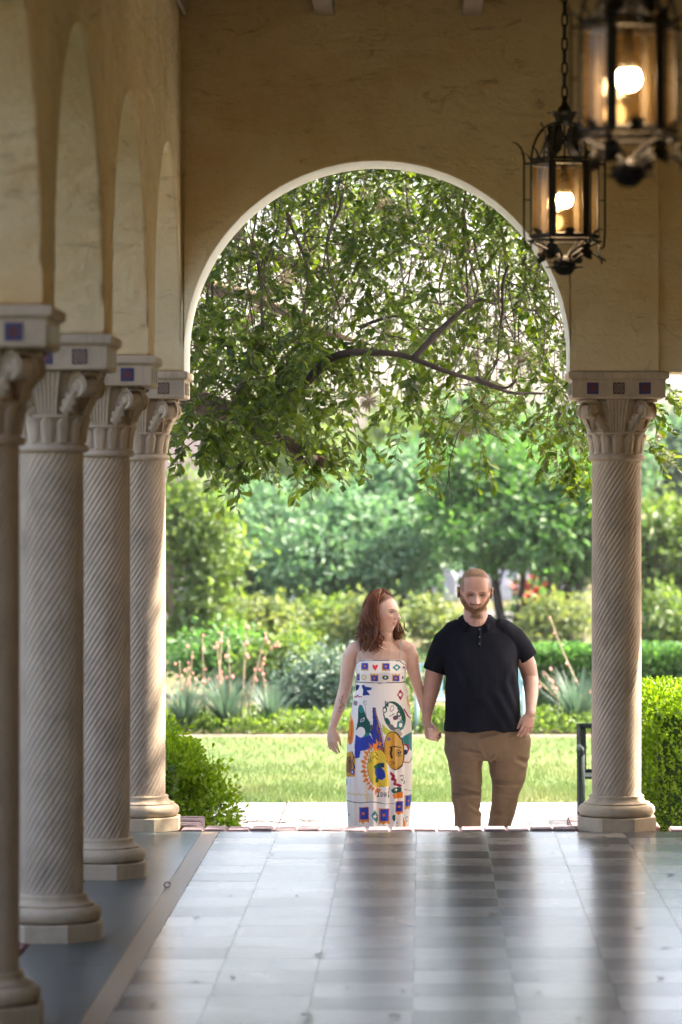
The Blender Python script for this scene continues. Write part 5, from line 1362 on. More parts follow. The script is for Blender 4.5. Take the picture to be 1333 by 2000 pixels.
for y in (1229, 1244, 1257):
    p = on_surf(bvh, 937.2, y, .005); b = MB(); b.add([p + Vector((.0045 * math.cos(2*PI*k/10), -d_, .0045 * math.sin(2*PI*k/10))) for d_ in (0, .003) for k in range(10)], [tuple(range(10, 20))] + [(k, (k+1) % 10, 10+(k+1) % 10, 10+k) for k in range(10)]); o = b.build('button', mat_plain('button', (.18, .19, .2), .3), None); o.parent = shirt
# sleeve and body hems: slightly raised bands
# trousers
mb = MB()
rows_loft(mb, [(1408, 874, 1012, .14, -.01), (1424, 868, 1030, .155, -.01), (1445, 868, 1038, .16, 0), (1462, 870, 1037, .155, .01), (1478, 874, 1035, .14, .01), (1484, 880, 1032, .12, .01)])
loft(mb, [Q(908, 1455, -.01), Q(909, 1485, -.02), Q(911, 1515, -.045), Q(912, 1545, -.06), Q(913, 1580, -.06), Q(914, 1615, -.05), Q(913, 1660, -.03), Q(912, 1705, -.01)], [(.118, .135), (.104, .125), (.091, .112), (.081, .10), (.0775, .092), (.078, .09), (.076, .088), (.076, .088)], None, 28, 'start')
loft(mb, [Q(990, 1455, .01), Q(992, 1485, .02), Q(993, 1512, .03), Q(992, 1536, .05), Q(988, 1560, .09), Q(984, 1590, .14), Q(977, 1618, .19), Q(973, 1660, .27), Q(970, 1690, .33)], [(.130, .135), (.118, .125), (.104, .112), (.088, .10), (.074, .09), (.071, .086), (.067, .082), (.068, .08), (.07, .08)], None, 28, 'start')
me = voxel_union(mb, .0055, 5, 'trousers'); co, no = get_co(me), get_no(me); px = VX + co[:, 0] * PSC; py = VY - (co[:, 2] - H) * PSC
dsp = rough_noise(np.column_stack([co[:, 0] * 5, co[:, 1] * 5, co[:, 2] * 12]), 1, 2) * .007 + rough_noise(co, 16, 4) * .004
for (x0, y0, x1, y1, wd, am) in ((890, 1528, 940, 1545, 4, .008), (888, 1540, 938, 1556, 4, .008), (886, 1556, 925, 1550, 4, .006), (905, 1562, 941, 1590, 4, .007), (897, 1462, 945, 1473, 4, .006), (905, 1470, 944, 1482, 3.5, .005), (930, 1445, 950, 1482, 4, .005), (968, 1470, 955, 1485, 4, .006), (963, 1528, 1015, 1536, 4, .009), (1000, 1480, 1028, 1500, 5, .004), (885, 1510, 930, 1520, 4, .004), (990, 1440, 1034, 1432, 4, .006), (968, 1545, 1010, 1560, 4, .004), (884, 1520, 896, 1600, 5, .006), (935, 1440, 975, 1432, 4, .004), (960, 1590, 1000, 1600, 5, .004)):
    vx, vy = x1 - x0, y1 - y0; ln = math.hypot(vx, vy); t = ((px - x0) * vx + (py - y0) * vy) / ln / ln; dd = ((px - x0) * vy - (py - y0) * vx) / ln
    dsp += (no[:, 1] < .3) * am * 1.9 * (g(dd, wd) - .8 * g(dd - wd * 1.5, wd)) * sm(t, -.05, .25) * (1 - sm(t, .75, 1.05))
set_co(me, co + no * dsp[:, None]); me.materials.append(M['chino']); trou = fit(link('trousers', me), man)
# pocket opening and shoes
mb = MB(); loft(mb, [Q(914, 1712, .10), Q(913, 1722, .0), Q(911, 1725, -.12), Q(910, 1727, -.20)], [(.036, .03), (.042, .035), (.05, .025), (.035, .018)], (1, 0, 0), 16); o = voxel_union(mb, .006, 4, 'shoe'); o.materials.append(M['leather']); fit(link('shoe', o), man)
mb = MB(); loft(mb, [Q(971, 1676, .36), Q(970, 1700, .34), Q(970, 1722, .26), Q(970, 1727, .17)], [(.036, .03), (.042, .035), (.05, .025), (.035, .018)], (1, 0, 0), 16); o = voxel_union(mb, .006, 4, 'shoe'); o.materials.append(M['leather']); fit(link('shoe', o), man)

# ================================================================== THE WOMAN
wom = empty('person', Q(742, 1733, 0), 'person with red-brown wavy hair in a long white dress with bright prints', 'person', 'couple walking hand in hand')
fw, fd, fh = .073, .092, .118
WC = Q(750, 1199, 0); WRt = Euler((math.radians(-3), math.radians(-3), math.radians(57)), 'XYZ').to_matrix().to_4x4()
WX = Matrix.Translation(WC) @ WRt
hv, hf = head_arrays(fw, fd, fh, .80, 1.25, True)
mb = MB(); mb.add([WX @ Vector(v) for v in hv], hf); ear_prims(mb, fw, fh, WX, .9)
loft(mb, [Q(750, 1266, .03), Q(751, 1252, .025), Q(752, 1238, .015), Q(751, 1222, .01)], [(.07, .06), (.050, .052), (.046, .05), (.047, .052)])
loft(mb, [Q(744, 1450, 0), Q(744, 1400, 0), Q(745, 1345, 0), Q(745, 1312, -.005), Q(745, 1290, 0), Q(746, 1274, .01), Q(748, 1262, .02), Q(750, 1254, .025)], [(.15, .12), (.135, .11), (.13, .10), (.142, .105), (.150, .095), (.158, .078), (.125, .062), (.07, .05)])
# shoulders and arms
loft(mb, [Q(712, 1264, .02), Q(693, 1270, .015), Q(684, 1284, .01), Q(680, 1305, .01), Q(677, 1330, .015), Q(673, 1350, .015), Q(664, 1380, -.01), Q(655, 1405, -.03), Q(650, 1421, -.035)], [(.05, .05), .050, .046, .0415, .038, .0365, .0330, .0245, .0205])
loft(mb, [Q(782, 1264, .02), Q(798, 1270, .015), Q(804, 1284, .015), Q(806, 1303, .02), Q(813, 1330, .04), Q(820, 1350, .045), Q(828, 1378, .03), Q(834, 1400, .01), Q(838, 1412, .0)], [(.05, .05), .048, .044, .038, .033, .031, .027, .0215, .019])
hand_prims(mb, Q(649, 1422, -.038), (.03, -.05, -1), (-.45, -.9, 0), (1, -.35, 0), .86, (.26, .30, .32, .30), (.42, .12), .0080, .03)
# her other hand: fingers come over the front of his
loft(mb, [Q(838, 1410, 0), Q(841, 1420, -.01), Q(845, 1434, -.02)], [(.019, .017), (.030, .014), (.034, .012)], (.6, -.8, 0), 16)
loft(mb, [Q(843, 1414, -.03), Q(851, 1420, -.06), Q(856, 1429, -.075)], [.0115, .0095, .0075], None, 10)
for k in range(4):
    a = Q(838 + 1.2 * k, 1421 + 5.7 * k, -.080); e = (.010, .016, .012, .0)[k]
    loft(mb, [a + Vector((-.008, .050, .002)), a, a + Vector((.019, -.008, -.005)), a + Vector((.030 + e, .0, -.012)), a + Vector((.034 + e, .012, -.016))], [.0072, .0076, .0072, .0066, .0056], None, 10)
loft(mb, [Q(730, 1450, 0), Q(728, 1560, -.04), Q(726, 1650, -.03), Q(724, 1712, 0)], [.08, .055, .048, .036]); loft(mb, [Q(760, 1450, 0), Q(762, 1560, .04), Q(762, 1650, .10), Q(762, 1705, .14)], [.08, .055, .048, .036])
loft(mb, [Q(724, 1716, .04), Q(722, 1726, -.06), Q(721, 1729, -.14)], [(.03, .03), (.036, .02), (.03, .012)], (1, 0, 0)); loft(mb, [Q(762, 1712, .18), Q(762, 1726, .08), Q(762, 1729, .0)], [(.03, .03), (.036, .02), (.03, .012)], (1, 0, 0))
me = voxel_union(mb, .0031, 1, 'body')
co = get_co(me); L = head_local(co, WC, WRt); zn = L[:, 2] / fh; X = L[:, 0]; Yl = L[:, 1]
inh = (np.abs(X) < .11) & (np.abs(Yl) < .14) & (zn > -1.15) & (zn < 1.1); front = inh & (Yl < -.02)
skin = np.tile(np.array([.70, .475, .39]), (len(co), 1)); skin *= (1 + .05 * rough_noise(co, 26, 4))[:, None]
skin = blend(skin, inh * g(np.abs(X) - .045, .024) * g(zn + .18, .2) * (Yl < 0) * .45, (.66, .26, .20))
skin = blend(skin, front * g(np.abs(X) - .032, .018) * g(zn - .215 + 1.2 * np.abs(np.abs(X) - .034), .03) * .95, (.16, .075, .04))
skin = blend(skin, front * g(np.abs(X) - .032, .018) * g(zn - .10, .06) * .30, (.36, .19, .14))
skin = blend(skin, front * g(np.abs(X) - .032, .0125) * g(zn - .035, .040) * .85, (.62, .58, .55))
skin = blend(skin, front * g(np.abs(X) - .033, .0075) * g(zn - .040, .060) * .97, (.04, .03, .022))
skin = blend(skin, front * (np.abs(np.abs(X) - .032) < .0175) * g(zn - .088, .028) * .95, (.035, .02, .015))
skin = blend(skin, front * g(X, .019) * (g(zn + .425, .034) + g(zn + .515, .04)).clip(0, 1) * .85, (.60, .13, .12))
skin = blend(skin, front * (np.abs(X) < .021) * g(zn + .470, .012) * .8, (.22, .05, .05))
skin = blend(skin, inh * sm(zn + .5 * Yl / fd, .30, .50) * .9, (.11, .035, .014))
# little plant tattoo on the forearm
pxv = VX + co[:, 0] * PSC; pyv = VY - (co[:, 2] - H) * PSC; fr = co[:, 1] < PYD
tat = np.zeros(len(co))
for pts, wd in (([(670, 1360), (668, 1368), (670, 1374), (664, 1385)], .8), ([(664, 1366), (667, 1374)], .7), ([(663, 1380), (667, 1383), (669, 1379)], .8), ([(662, 1387), (665, 1391)], .8), ([(671, 1374), (672, 1378)], 1.1), ([(668, 1362), (671, 1358)], .8), ([(665, 1389), (668, 1387)], .7)):
    for (ax, ay), (bx, by) in zip(pts[:-1], pts[1:]):
        vx, vy = bx - ax, by - ay; t = np.clip(((pxv - ax) * vx + (pyv - ay) * vy) / (vx*vx + vy*vy), 0, 1); tat = np.maximum(tat, g(np.hypot(pxv - ax - t * vx, pyv - ay - t * vy), wd))
skin = blend(skin, tat * fr * .8, (.05, .055, .06))
set_col(me, skin); me.materials.append(M['skin']); fit(link('body', me), wom)

# ------------------------------------------------------------------ the printed dress
class Canvas:
    """flat print, drawn in units of the cloth (5.265 per centimetre-ish step), sampled at the mesh points"""
    def __init__(s, x0, y0, x1, y1, st=2.0):
        s.x = np.arange(x0, x1, st); s.y = np.arange(y0, y1, st); s.X, s.Y = np.meshgrid(s.x, s.y); s.st = st; s.x0, s.y0 = x0, y0
        s.c = np.zeros(s.X.shape + (3,)); s.c[:] = (.84, .82, .80)
    def put(s, m, c): s.c[m] = c
    def poly(s, pts, c):
        n = len(pts); m = np.zeros(s.X.shape, bool)
        for i in range(n):
            (xa, ya), (xb, yb) = pts[i], pts[(i+1) % n]
            if ya == yb: continue
            m ^= ((ya > s.Y) != (yb > s.Y)) & (s.X < (xb - xa) * (s.Y - ya) / (yb - ya) + xa)
        s.put(m, c)
    def ell(s, cx, cy, rx, ry, c, rot=0.0, ring=None):
        dx, dy = s.X - cx, s.Y - cy; ca, sa = math.cos(rot), math.sin(rot); u, v = (dx*ca + dy*sa) / rx, (-dx*sa + dy*ca) / ry; d = u*u + v*v
        s.put((d < 1) if ring is None else ((d < 1) & (d > ring)), c)
    def line(s, pts, wd, c):
        m = np.zeros(s.X.shape, bool)
        for (ax, ay), (bx, by) in zip(pts[:-1], pts[1:]):
            vx, vy = bx - ax, by - ay; t = np.clip(((s.X - ax)*vx + (s.Y - ay)*vy) / max(vx*vx + vy*vy, 1e-6), 0, 1); m |= np.hypot(s.X - ax - t*vx, s.Y - ay - t*vy) < wd / 2
        s.put(m, c)
    def star(s, cx, cy, r, c, n=8, inner=.45):
        s.poly([(cx + r * (1 if k % 2 == 0 else inner) * math.cos(PI*k/n), cy + r * (1 if k % 2 == 0 else inner) * math.sin(PI*k/n)) for k in range(2*n)], c)
    def sample(s, x, y):
        i = np.clip(((y - s.y0) / s.st).astype(int), 0, s.c.shape[0] - 1); j = np.clip(((x - s.x0) / s.st).astype(int), 0, s.c.shape[1] - 1); return s.c[i, j]
BLU, NAV, ORG, GLD, YEL, TEA, DGR, CRI, RED, BLK, WHT, LIM, BRN = (.025, .06, .42), (.02, .03, .16), (.80, .24, .035), (.62, .33, .05), (.78, .60, .07), (.02, .22, .24), (.012, .10, .085), (.36, .015, .06), (.72, .03, .04), (.015, .015, .02), (.84, .82, .80), (.55, .62, .08), (.24, .11, .04)
K = Canvas(130, 170, 920, 2600)
K.line([(280, 240), (330, 205), (560, 200), (740, 205), (790, 240)], 8, (.06, .06, .08)); K.line([(290, 424), (540, 430), (800, 424)], 9, (.06, .06, .08)); K.line([(285, 232), (300, 420)], 5, (.1, .1, .12)); K.line([(800, 235), (795, 420)], 5, (.1, .1, .12))
def flag(cx, cy, w_, h_, up=False, tilt=0):
    f = -1 if up else 1
    K.poly([(cx - w_, cy - h_*f), (cx + w_*.95 + tilt, cy - h_*f*1.05), (cx + w_*1.05 + tilt, cy + h_*f*1.25), (cx + w_*.35, cy + h_*f*1.0), (cx, cy + h_*f*1.35), (cx - w_*.5, cy + h_*f*1.05), (cx - w_*1.0, cy + h_*f*1.3)], ORG if w_ > 40 else GLD)
    K.poly([(cx - w_*.75, cy - h_*f*.9), (cx + w_*.9 + tilt, cy - h_*f*1.0), (cx + w_*.85 + tilt, cy + h_*f*.72), (cx - w_*.8, cy + h_*f*.75)], BLU); K.star(cx, cy - h_*f*.1, w_*.42, ORG)
flag(385, 262, 38, 36); flag(603, 264, 40, 34); flag(485, 378, 40, 36, True); flag(705, 380, 38, 34, True); flag(318, 375, 16, 34, True)
K.poly([(462, 250), (476, 240), (491, 256), (506, 240), (522, 250), (512, 278), (493, 303), (472, 278)], RED)
K.poly([(668, 272), (712, 236), (756, 272), (712, 308)], TEA); K.star(712, 272, 20, WHT, 6); K.star(785, 275, 20, (.16, .08, .3), 5); K.ell(598, 373, 32, 25, DGR); K.star(598, 373, 18, WHT, 4)
K.ell(378, 372, 28, 32, (.62, .55, .25)); K.ell(378, 372, 16, 20, WHT); K.line([(365, 350), (390, 372), (368, 392)], 7, (.5, .5, .2)); K.ell(774, 378, 8, 14, NAV)
# skirt
K.poly([(300, 452), (335, 460), (318, 500), (292, 522), (290, 480)], NAV); K.poly([(352, 462), (372, 448), (400, 470), (460, 478), (452, 500), (408, 508), (440, 552), (362, 562), (372, 505)], (.02, .05, .25))
K.line([(280, 575), (296, 580), (310, 560), (326, 575), (352, 572)], 12, CRI); K.ell(290, 640, 22, 26, (.2, .24, .26)); K.ell(290, 642, 9, 12, (.5, .15, .2))
K.poly([(750, 494), (783, 550), (752, 614), (716, 552)], CRI); K.star(750, 552, 26, WHT, 5)
K.poly([(812, 580), (832, 580), (862, 700), (850, 720), (822, 650)], (.8, .42, .1)); K.line([(788, 700), (825, 770), (866, 806)], 13, CRI)
K.line([(250, 625), (240, 700), (222, 780)], 11, NAV)
for k in range(4): K.line([(372 + 10 * k, 606), (376 + 8 * k, 650)], 4, (.25, .25, .27))
K.line([(388, 650), (400, 760)], 10, (.5, .48, .48))
K.poly([(318, 690), (335, 650), (362, 662), (385, 720), (412, 790), (442, 830), (446, 930), (408, 1008), (330, 980), (298, 910), (318, 800)], DGR); K.poly([(330, 655), (362, 662), (378, 730), (340, 740), (320, 700)], TEA); K.poly([(330, 960), (440, 930), (420, 1010), (350, 1000)], TEA)
K.ell(346, 932, 46, 54, WHT, .2); K.line([(340, 830), (350, 800), (385, 785), (375, 815), (340, 830)], 5, WHT)
K.ell(235, 920, 40, 145, ORG); K.line([(222, 820), (215, 920), (225, 1010)], 6, BRN); K.line([(250, 830), (252, 920), (240, 1010)], 6, BRN); K.poly([(212, 790), (240, 760), (258, 800), (235, 830)], (.85, .45, .15))
K.poly([(294, 960), (345, 990), (445, 960), (490, 1050), (450, 1100), (345, 1125), (335, 1190), (288, 1205), (284, 1080)], BLU)
K.poly([(465, 680), (498, 678), (512, 780), (548, 840), (580, 1000), (600, 1170), (545, 1165), (500, 1110), (470, 1010), (442, 920), (470, 860)], (.022, .045, .30)); K.line([(490, 700), (505, 760), (525, 830), (515, 900), (545, 960), (535, 1030), (570, 1100), (585, 1160)], 16, BRN); K.line([(530, 820), (560, 940), (590, 1110), (600, 1170)], 14, (.62, .42, .5)); K.ell(455, 880, 16, 30, (.1, .1, .12))
K.poly([(565, 840), (600, 880), (690, 940), (690, 1000), (590, 950), (566, 920)], LIM)
K.ell(690, 770, 108, 158, DGR, -.35); K.ell(672, 760, 80, 128, WHT, -.35); K.poly([(590, 620), (600, 610), (606, 640), (614, 610), (622, 640), (632, 612), (630, 670), (592, 670)], DGR); K.ell(592, 700, 24, 34, DGR); K.ell(590, 705, 13, 20, WHT); K.ell(665, 690, 20, 34, (.25, .28, .3), .3); K.ell(665, 690, 13, 25, WHT, .3); K.ell(735, 748, 26, 30, DGR); K.star(735, 748, 18, WHT, 5); K.ell(700, 785, 28, 24, (.12, .05, .1)); K.poly([(720, 830), (765, 800), (800, 850), (780, 900), (735, 910), (715, 870)], TEA); K.ell(752, 860, 18, 22, WHT); K.ell(620, 820, 22, 40, DGR, -.5); K.ell(660, 880, 24, 40, (.15, .17, .2), -.7); K.poly([(690, 900), (735, 895), (770, 950), (745, 985), (705, 960)], (.45, .43, .42)); K.line([(640, 770), (690, 740)], 7, DGR); K.line([(720, 690), (770, 780)], 8, DGR)
for k in range(5): K.line([(725 + 9 * k, 770 + 6 * k), (740 + 9 * k, 830)], 3, (.3, .4, .4))
K.poly([(745, 1000), (868, 930), (868, 1135), (820, 1090)], TEA); K.line([(700, 1010), (870, 930)], 6, WHT); K.line([(790, 1060), (825, 1070), (830, 1120), (800, 1150)], 16, CRI); K.ell(803, 1140, 20, 26, NAV); K.line([(790, 1240), (840, 1250), (868, 1210)], 14, (.5, .3, .16))
K.ell(688, 1120, 105, 200, BLK, -.12); K.ell(684, 1120, 96, 190, GLD, -.12); K.poly([(700, 950), (760, 1010), (775, 1120), (760, 1260), (700, 1300), (690, 1200)], (.66, .42, .13)); K.line([(640, 1085), (690, 1075), (755, 1090)], 10, BLK); K.line([(660, 1085), (655, 1150), (662, 1190)], 22, BLK); K.ell(728, 1140, 26, 30, BLK, 0, .55); K.ell(730, 1142, 9, 12, BLK); K.line([(640, 1240), (660, 1225), (685, 1245), (655, 1265)], 7, BLK); K.star(632, 1000, 30, (.12, .12, .32), 5); K.line([(720, 1180), (760, 1170)], 5, BLK)
K.poly([(190, 1160), (250, 1130), (292, 1190), (292, 1385), (192, 1402)], GLD); K.poly([(192, 1200), (240, 1180), (262, 1280), (240, 1350), (192, 1360)], BRN); K.line([(262, 1140), (278, 1190), (262, 1230), (285, 1290), (270, 1340)], 13, NAV); K.ell(262, 1345, 24, 28, BLU); K.star(262, 1345, 16, WHT, 5); K.ell(232, 1240, 10, 16, (.1, .04, .02)); K.ell(196, 1450, 10, 40, BLU)
# the sun
import itertools as _it
for k in range(17):
    a = math.radians(92 + k * 11.0); cx, cy, rx, ry = 545, 1290, 135, 205
    bx, by = cx + rx * .82 * math.cos(a), cy - ry * .82 * -math.sin(a) * 1.0; a2 = math.radians(92 + k * 11.0 + 7); L_ = 1.55 if k % 2 else 1.4
    w0, w1 = a - .17, a + .17
    K.poly([(cx + rx * .9 * math.cos(w0), cy + ry * .9 * math.sin(w0)), (cx + rx * 1.24 * math.cos(a + .13), cy + ry * 1.20 * math.sin(a + .13)), (cx + rx * L_ * math.cos(a2 - .09), cy + ry * (L_ - .08) * math.sin(a2 - .09)), (cx + rx * 1.15 * math.cos(a - .08), cy + ry * 1.12 * math.sin(a - .08)), (cx + rx * .9 * math.cos(w1), cy + ry * .9 * math.sin(w1))], ORG)
K.poly([(440, 1140), (480, 1110), (560, 1115), (600, 1165), (640, 1480), (500, 1495), (440, 1400), (418, 1290), (420, 1200)], YEL); K.poly([(470, 1075), (500, 1060), (520, 1115), (480, 1120)], ORG)
K.line([(425, 1210), (432, 1240)], 9, BLK); K.line([(445, 1190), (452, 1235)], 8, BLK); K.line([(468, 1190), (500, 1170)], 9, BLK); K.line([(495, 1130), (520, 1165)], 8, BLK); K.line([(500, 1190), (520, 1210)], 7, BLK)
K.poly([(490, 1290), (560, 1290), (590, 1330), (600, 1390), (560, 1420), (510, 1400), (490, 1350)], BLU); K.poly([(480, 1280), (520, 1245), (580, 1240), (590, 1270), (540, 1300), (490, 1300)], DGR); K.poly([(498, 1390), (525, 1400), (525, 1440), (495, 1445)], DGR); K.poly([(555, 1240), (590, 1245), (585, 1290), (560, 1285)], NAV); K.line([(540, 1450), (545, 1490), (570, 1470), (580, 1490)], 7, GLD)
# the handwritten word
for pts in ([(536, 1516), (520, 1512), (512, 1530), (532, 1556), (526, 1588), (508, 1582)], [(556, 1545), (548, 1575), (560, 1590), (572, 1560), (560, 1542)], [(584, 1545), (582, 1585), (598, 1570), (604, 1545)], [(604, 1545), (602, 1588)], [(640, 1490), (628, 1560), (630, 1598)]): K.line(pts, 8, BLK)
K.line([(195 + 12 * k, 1565 + (12 if k % 4 < 2 else -6)) for k in range(24)], 9, (.72, .55, .2)); K.ell(440, 1600, 50, 30, (.80, .74, .6))
K.line([(655, 1350), (680, 1380), (668, 1410), (700, 1420), (690, 1460), (745, 1480)], 26, CRI); K.poly([(655, 1520), (700, 1490), (760, 1500), (755, 1545), (710, 1565), (668, 1550)], DGR); K.star(705, 1520, 22, WHT, 4); K.poly([(670, 1565), (770, 1540), (775, 1605), (680, 1612)], ORG); K.line([(745, 1380), (775, 1375), (775, 1410), (755, 1420), (795, 1440), (790, 1460), (775, 1455)], 8, BLK); K.line([(790, 1520), (860, 1545)], 6, (.3, .3, .32))
K.line([(200, 1645), (330, 1655), (470, 1640), (600, 1662), (690, 1662)], 8, (.1, .1, .13))
flag(375, 1770, 50, 72, tilt=4); flag(580, 1782, 48, 72, tilt=10); flag(735, 1700, 44, 60); flag(832, 1650, 36, 66, tilt=12)
K.poly([(490, 1722), (526, 1790), (512, 1862), (455, 1782)], TEA); K.star(492, 1790, 26, WHT, 5); K.ell(685, 1805, 18, 34, DGR); K.ell(222, 1785, 8, 12, NAV); K.poly([(220, 1935), (235, 1895), (248, 1930)], ORG); K.poly([(480, 1930), (500, 1895), (530, 1925)], (.6, .45, .15)); K.poly([(778, 1800), (800, 1860), (800, 1940), (782, 1930)], ORG); K.ell(815, 1830, 14, 30, TEA, 0, .5); K.ell(716, 1880, 10, 30, NAV, 0, .4)
for k in range(5): flag(230 + 150 * k, 2220, 44, 66)
# dress surface
DR = [(1287, 699, 791, .098, -.012), (1292, 696.5, 793.5, .104, -.014), (1312, 696, 793.5, .118, -.02), (1331, 697, 792, .112, -.016), (1336, 696, 793, .114, -.015), (1350, 693.5, 796, .120, -.012), (1400, 684, 803, .142, -.005), (1450, 678, 806, .158, 0), (1500, 676.5, 806, .168, .01), (1560, 677, 804, .176, .02), (1616, 679.5, 800, .182, .03), (1690, 680, 802, .19, .04), (1724, 679, 804, .195, .04)]
DR = np.array(DR, float); nu, nv = 360, 520
pys = np.linspace(1287, 1724, nv); cols = [np.interp(pys, DR[:, 0], DR[:, k]) for k in range(1, 5)]
for k in range(4):                                           # soften the profile
    for _ in range(6): cols[k][8:-1] = (cols[k][7:-2] + cols[k][8:-1] * 2 + cols[k][9:]) / 4
V = np.zeros((nv, nu, 3)); th = np.linspace(0, 2 * PI, nu, endpoint=False); PXr = np.zeros((nv, nu)); PYr = np.zeros((nv, nu))
folds = [(-2.05, .10, 1.0), (-1.72, .07, 1.3), (-1.40, .09, .9), (-1.12, .06, 1.4), (-.85, .08, 1.0), (-2.4, .08, 1.1), (-.5, .09, .9), (-2.75, .09, .8), (.5, .15, 1), (1.2, .15, 1), (2.0, .15, 1), (2.7, .15, 1)]
for i, py_ in enumerate(pys):
    xl, xr, hdp, dy = (c[i] for c in cols); a = (xr - xl) / 2 / PSC; c = Q((xl + xr) / 2, py_, dy)
    am = .036 * sm(np.array(py_), 1340, 1600); f = np.zeros(nu)
    for (t0, wd, k_) in folds:
        dth = (th - t0 - .05 * (py_ - 1450) / 270 + PI) % (2 * PI) - PI; f += k_ * (np.exp(-(dth / wd) ** 2) - .5 * np.exp(-((dth - wd * 1.5) / wd) ** 2))
    f = np.clip(f, -1, 1.2) * am + .0012 * np.sin(th * 37) * (1340 < py_) * math.exp(-max(0, py_ - 1340) / 60)
    edge_ = 1 - np.abs(np.cos(th)) ** 6                     # keep the silhouette where it is measured
    ct, s_ = np.cos(th), np.sin(th); ex = 2 / 2.2
    xx = a * np.sign(ct) * np.abs(ct) ** ex; yy = hdp * np.sign(s_) * np.abs(s_) ** ex
    if py_ < 1336:                                          # bust
        bust = math.exp(-((py_ - 1308) / 16) ** 2) * .016; yy = np.where(yy < 0, yy - bust * (np.exp(-((xx + .06) / .045) ** 2) + np.exp(-((xx - .06) / .045) ** 2)), yy)
    V[i, :, 0] = c.x + xx * (1 + f * edge_); V[i, :, 1] = c.y + yy * (1 + f * edge_ * 2.4); V[i, :, 2] = c.z
    if i < 12: V[i, :, 2] += (-.010 * np.abs(ct) ** 8)
    PXr[i] = VX + (c.x + xx) * PSC; PYr[i] = py_
cx_, cy_ = (PXr - 640) * 5.265, (PYr - 1250) * 5.265
back = np.sin(th)[None, :] > 0
cx_ = np.where(back, 1080 - cx_, cx_); colr = K.sample(cx_.ravel(), cy_.ravel())
idx = np.arange(nv * nu).reshape(nv, nu); Fc = np.stack([idx[:-1], np.roll(idx[:-1], -1, 1), np.roll(idx[1:], -1, 1), idx[1:]], -1).reshape(-1, 4)
dm = np_mesh('dress', V.reshape(-1, 3), Fc, None, True); set_col(dm, colr); M['dress'] = mat_tint('printed_cotton', .8, 0, .15, 500, .2, .05, .1); dm.materials.append(M['dress']); dress = fit(link('dress', dm), wom)
mS = dress.modifiers.new('t', 'SOLIDIFY'); mS.thickness = .003; mS.offset = 1
M['strap'] = mat_plain('cord_strap', (.42, .40, .38), .8, .1, 30)
for pts in ([(703.5, 1290, -.098), (702, 1278, -.085), (701, 1264, -.055), (701, 1252, -.01), (702, 1250, .03), (703, 1262, .07)], [(705.5, 1290, -.098), (704, 1278, -.087), (703, 1264, -.057), (703, 1252, -.012)], [(781, 1290, -.098), (781.5, 1278, -.087), (782, 1264, -.057), (782, 1252, -.01), (781, 1250, .03), (780, 1262, .07)], [(783.5, 1290, -.098), (784, 1278, -.085), (784, 1264, -.055), (784, 1252, -.01)]):
    mb = MB(); mb.tube(smooth_path([Q(*p) for p in pts], 3), .0022, 6); o = mb.build('strap', M['strap'], None, True); o.parent = dress

# ------------------------------------------------------------------ hair in wavy locks
r = random.Random(77); mb = MB(); fa = math.radians(57)             # direction the face looks, from -Y towards +X
fdir = Vector((math.sin(fa), -math.cos(fa), 0)); sdir = Vector((math.cos(fa), math.sin(fa), 0))
def hair_lock(al, top, out, zb, rad, curl, seed, tuck=0.0):
    """al: direction round the head from the face; falls from the crown to zb below the head's middle"""
    rr = random.Random(seed); d = fdir * math.cos(al) + sdir * math.sin(al); pts, rads = [], []
    n = 18; ph = rr.uniform(0, 6.28); side = Vector((-d.y, d.x, 0))
    for i in range(n + 1):
        t = i / n
        if t < .38:
            a = t / .38 * PI / 2; ra = math.sin(a) ** .9; p = WC + d * (out * ra * (1.12 if math.cos(al) < 0 else 1.0)) + Vector((0, 0, (fh + .012) * math.cos(a) * top + .004)) - fdir * .012
        else:
            u = (t - .38) / .62; wv = curl * (.35 + 1.0 * u); flare = .012 * math.sin(u * 3.0) + .030 * max(0, u - .45)
            p = WC + d * (out * (1.12 if math.cos(al) < 0 else 1.0) + flare - tuck * u) + Vector((0, 0, (0.004 - (zb) * u))) - fdir * .012 + side * wv * math.sin(u * 9 + ph) + d * wv * .8 * math.cos(u * 9 + ph)
        pts.append(p); rads.append(rad * (.55 + .45 * math.sin(PI * min(1, t * 1.1 + .1))) * (1 if t < .85 else 1 - (t - .85) / .17))
    mb.tube(pts, [max(.0012, q) for q in rads], 7, 0, True, .6)
for k in range(760):
    al = r.uniform(math.radians(66), math.radians(289))
    hair_lock(al, r.uniform(.93, 1.04), r.uniform(.074, .100), r.uniform(.13, .22), r.uniform(.0022, .0054), r.uniform(.010, .028), k)
for k in range(110):      # short swept locks over the top of the forehead
    al = r.choice([1, -1]) * math.radians(r.uniform(8, 80)); d = fdir * math.cos(al) + sdir * math.sin(al); s_ = 1 if al > 0 else -1; pts = []
    for i in range(9):
        t = i / 8; a = PI / 2 * (.05 + .75 * t); b = s_ * math.radians(abs(math.degrees(al)) * .35 + (112 - abs(math.degrees(al)) * .35) * t); dd = fdir * math.cos(b) + sdir * math.sin(b)
        pts.append(WC - fdir * .008 + dd * (fw + .010 + .008 * math.cos(b)) * math.sin(a) * (1.12 if abs(b) < .9 else 1.05) + Vector((0, 0, (fh + .010) * math.cos(a))))
    mb.tube(pts, [.002, .0035, .0045, .005, .005, .005, .004, .003, .0015], 6, 0, True, .6)
for k in range(90): hair_lock(r.uniform(math.radians(66), math.radians(289)), r.uniform(.98, 1.10), r.uniform(.092, .112), r.uniform(.12, .25), r.uniform(.0007, .0012), r.uniform(.012, .03), 2000 + k)
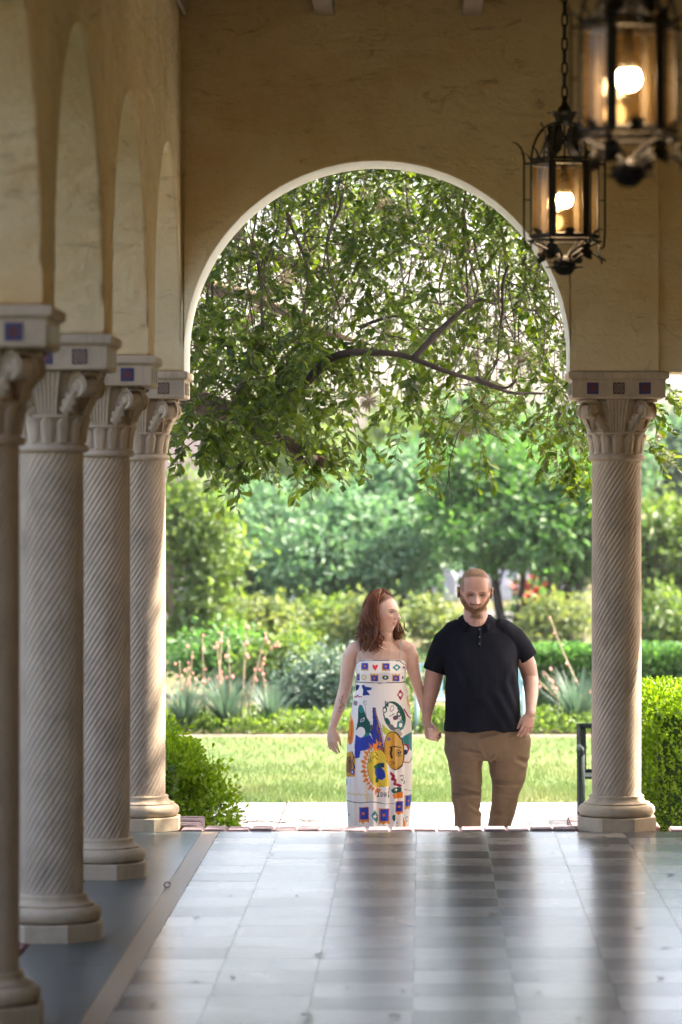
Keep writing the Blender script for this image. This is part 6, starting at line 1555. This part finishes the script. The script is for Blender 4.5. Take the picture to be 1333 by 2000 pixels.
# loose curls over the chest and behind the far shoulder
for (x, y, dy, x1, y1, dy1, c_) in ((728, 1230, -.09, 722, 1273, -.12, .018), (734, 1228, -.10, 738, 1268, -.13, .02), (722, 1228, -.08, 712, 1268, -.10, .016), (740, 1232, -.10, 748, 1264, -.13, .02), (716, 1225, -.05, 704, 1250, -.07, .02), (710, 1222, 0, 699, 1244, -.02, .02), (778, 1222, .03, 786, 1250, .02, .015), (774, 1228, .02, 782, 1252, .0, .015), (782, 1220, .05, 789, 1246, .04, .015), (770, 1232, .03, 777, 1252, .01, .012), (730, 1235, -.1, 731, 1272, -.125, .02)):
    for q in range(8):
        A, B = Q(x, y, dy), Q(x1, y1, dy1); ph = r.uniform(0, 6); pts = []
        j = Vector((r.gauss(0, .011), r.gauss(0, .01), r.gauss(0, .012)))
        for i in range(15):
            t = i / 14; pts.append(A.lerp(B, t) + j + Vector((math.sin(9 * t + ph), math.cos(9 * t + ph) * .6, 0)) * c_ * t)
        mb.tube(pts, [.0036] * 9 + [.0034, .0032, .003, .0024, .0016, .0008], 5, 0, True, .65)
def mat_hair(name, c1, c2):
    m = NT(name); gq = m.n('NewGeometry'); m.col(m.ramp(gq.outputs['Random Per Island'], [(0, c1), (1, c2)])); m.set(Roughness=.38); m.b.inputs['Specular IOR Level'].default_value = .5
    v = m.coord(scale=(1, 1, .15)); m.bump(m.noise(v, 700, 2), .5, .002); return m.mat
M['hair_w'] = mat_hair('auburn_hair', (.06, .017, .006), (.25, .075, .022)); hr = mb.build('hair', M['hair_w'], None, True); fit(hr, wom)
# ================================================================== HAZE
mb = MB(); mb.box((-60, -6, GZ - 1.2), (60, 120, 14)); hz_ = mb.build('haze', None)
hm = bpy.data.materials.new('garden_haze'); hm.use_nodes = True; hn = hm.node_tree; hn.nodes.remove(hn.nodes['Principled BSDF'])
vol = hn.nodes.new('ShaderNodeVolumePrincipled'); vol.inputs['Color'].default_value = (.92, .96, 1.0, 1); vol.inputs['Density'].default_value = .0004; vol.inputs['Anisotropy'].default_value = .2
hn.links.new(vol.outputs[0], hn.nodes['Material Output'].inputs['Volume']); hz_.data.materials.clear(); hz_.data.materials.append(hm); tag(hz_, kind='stuff')
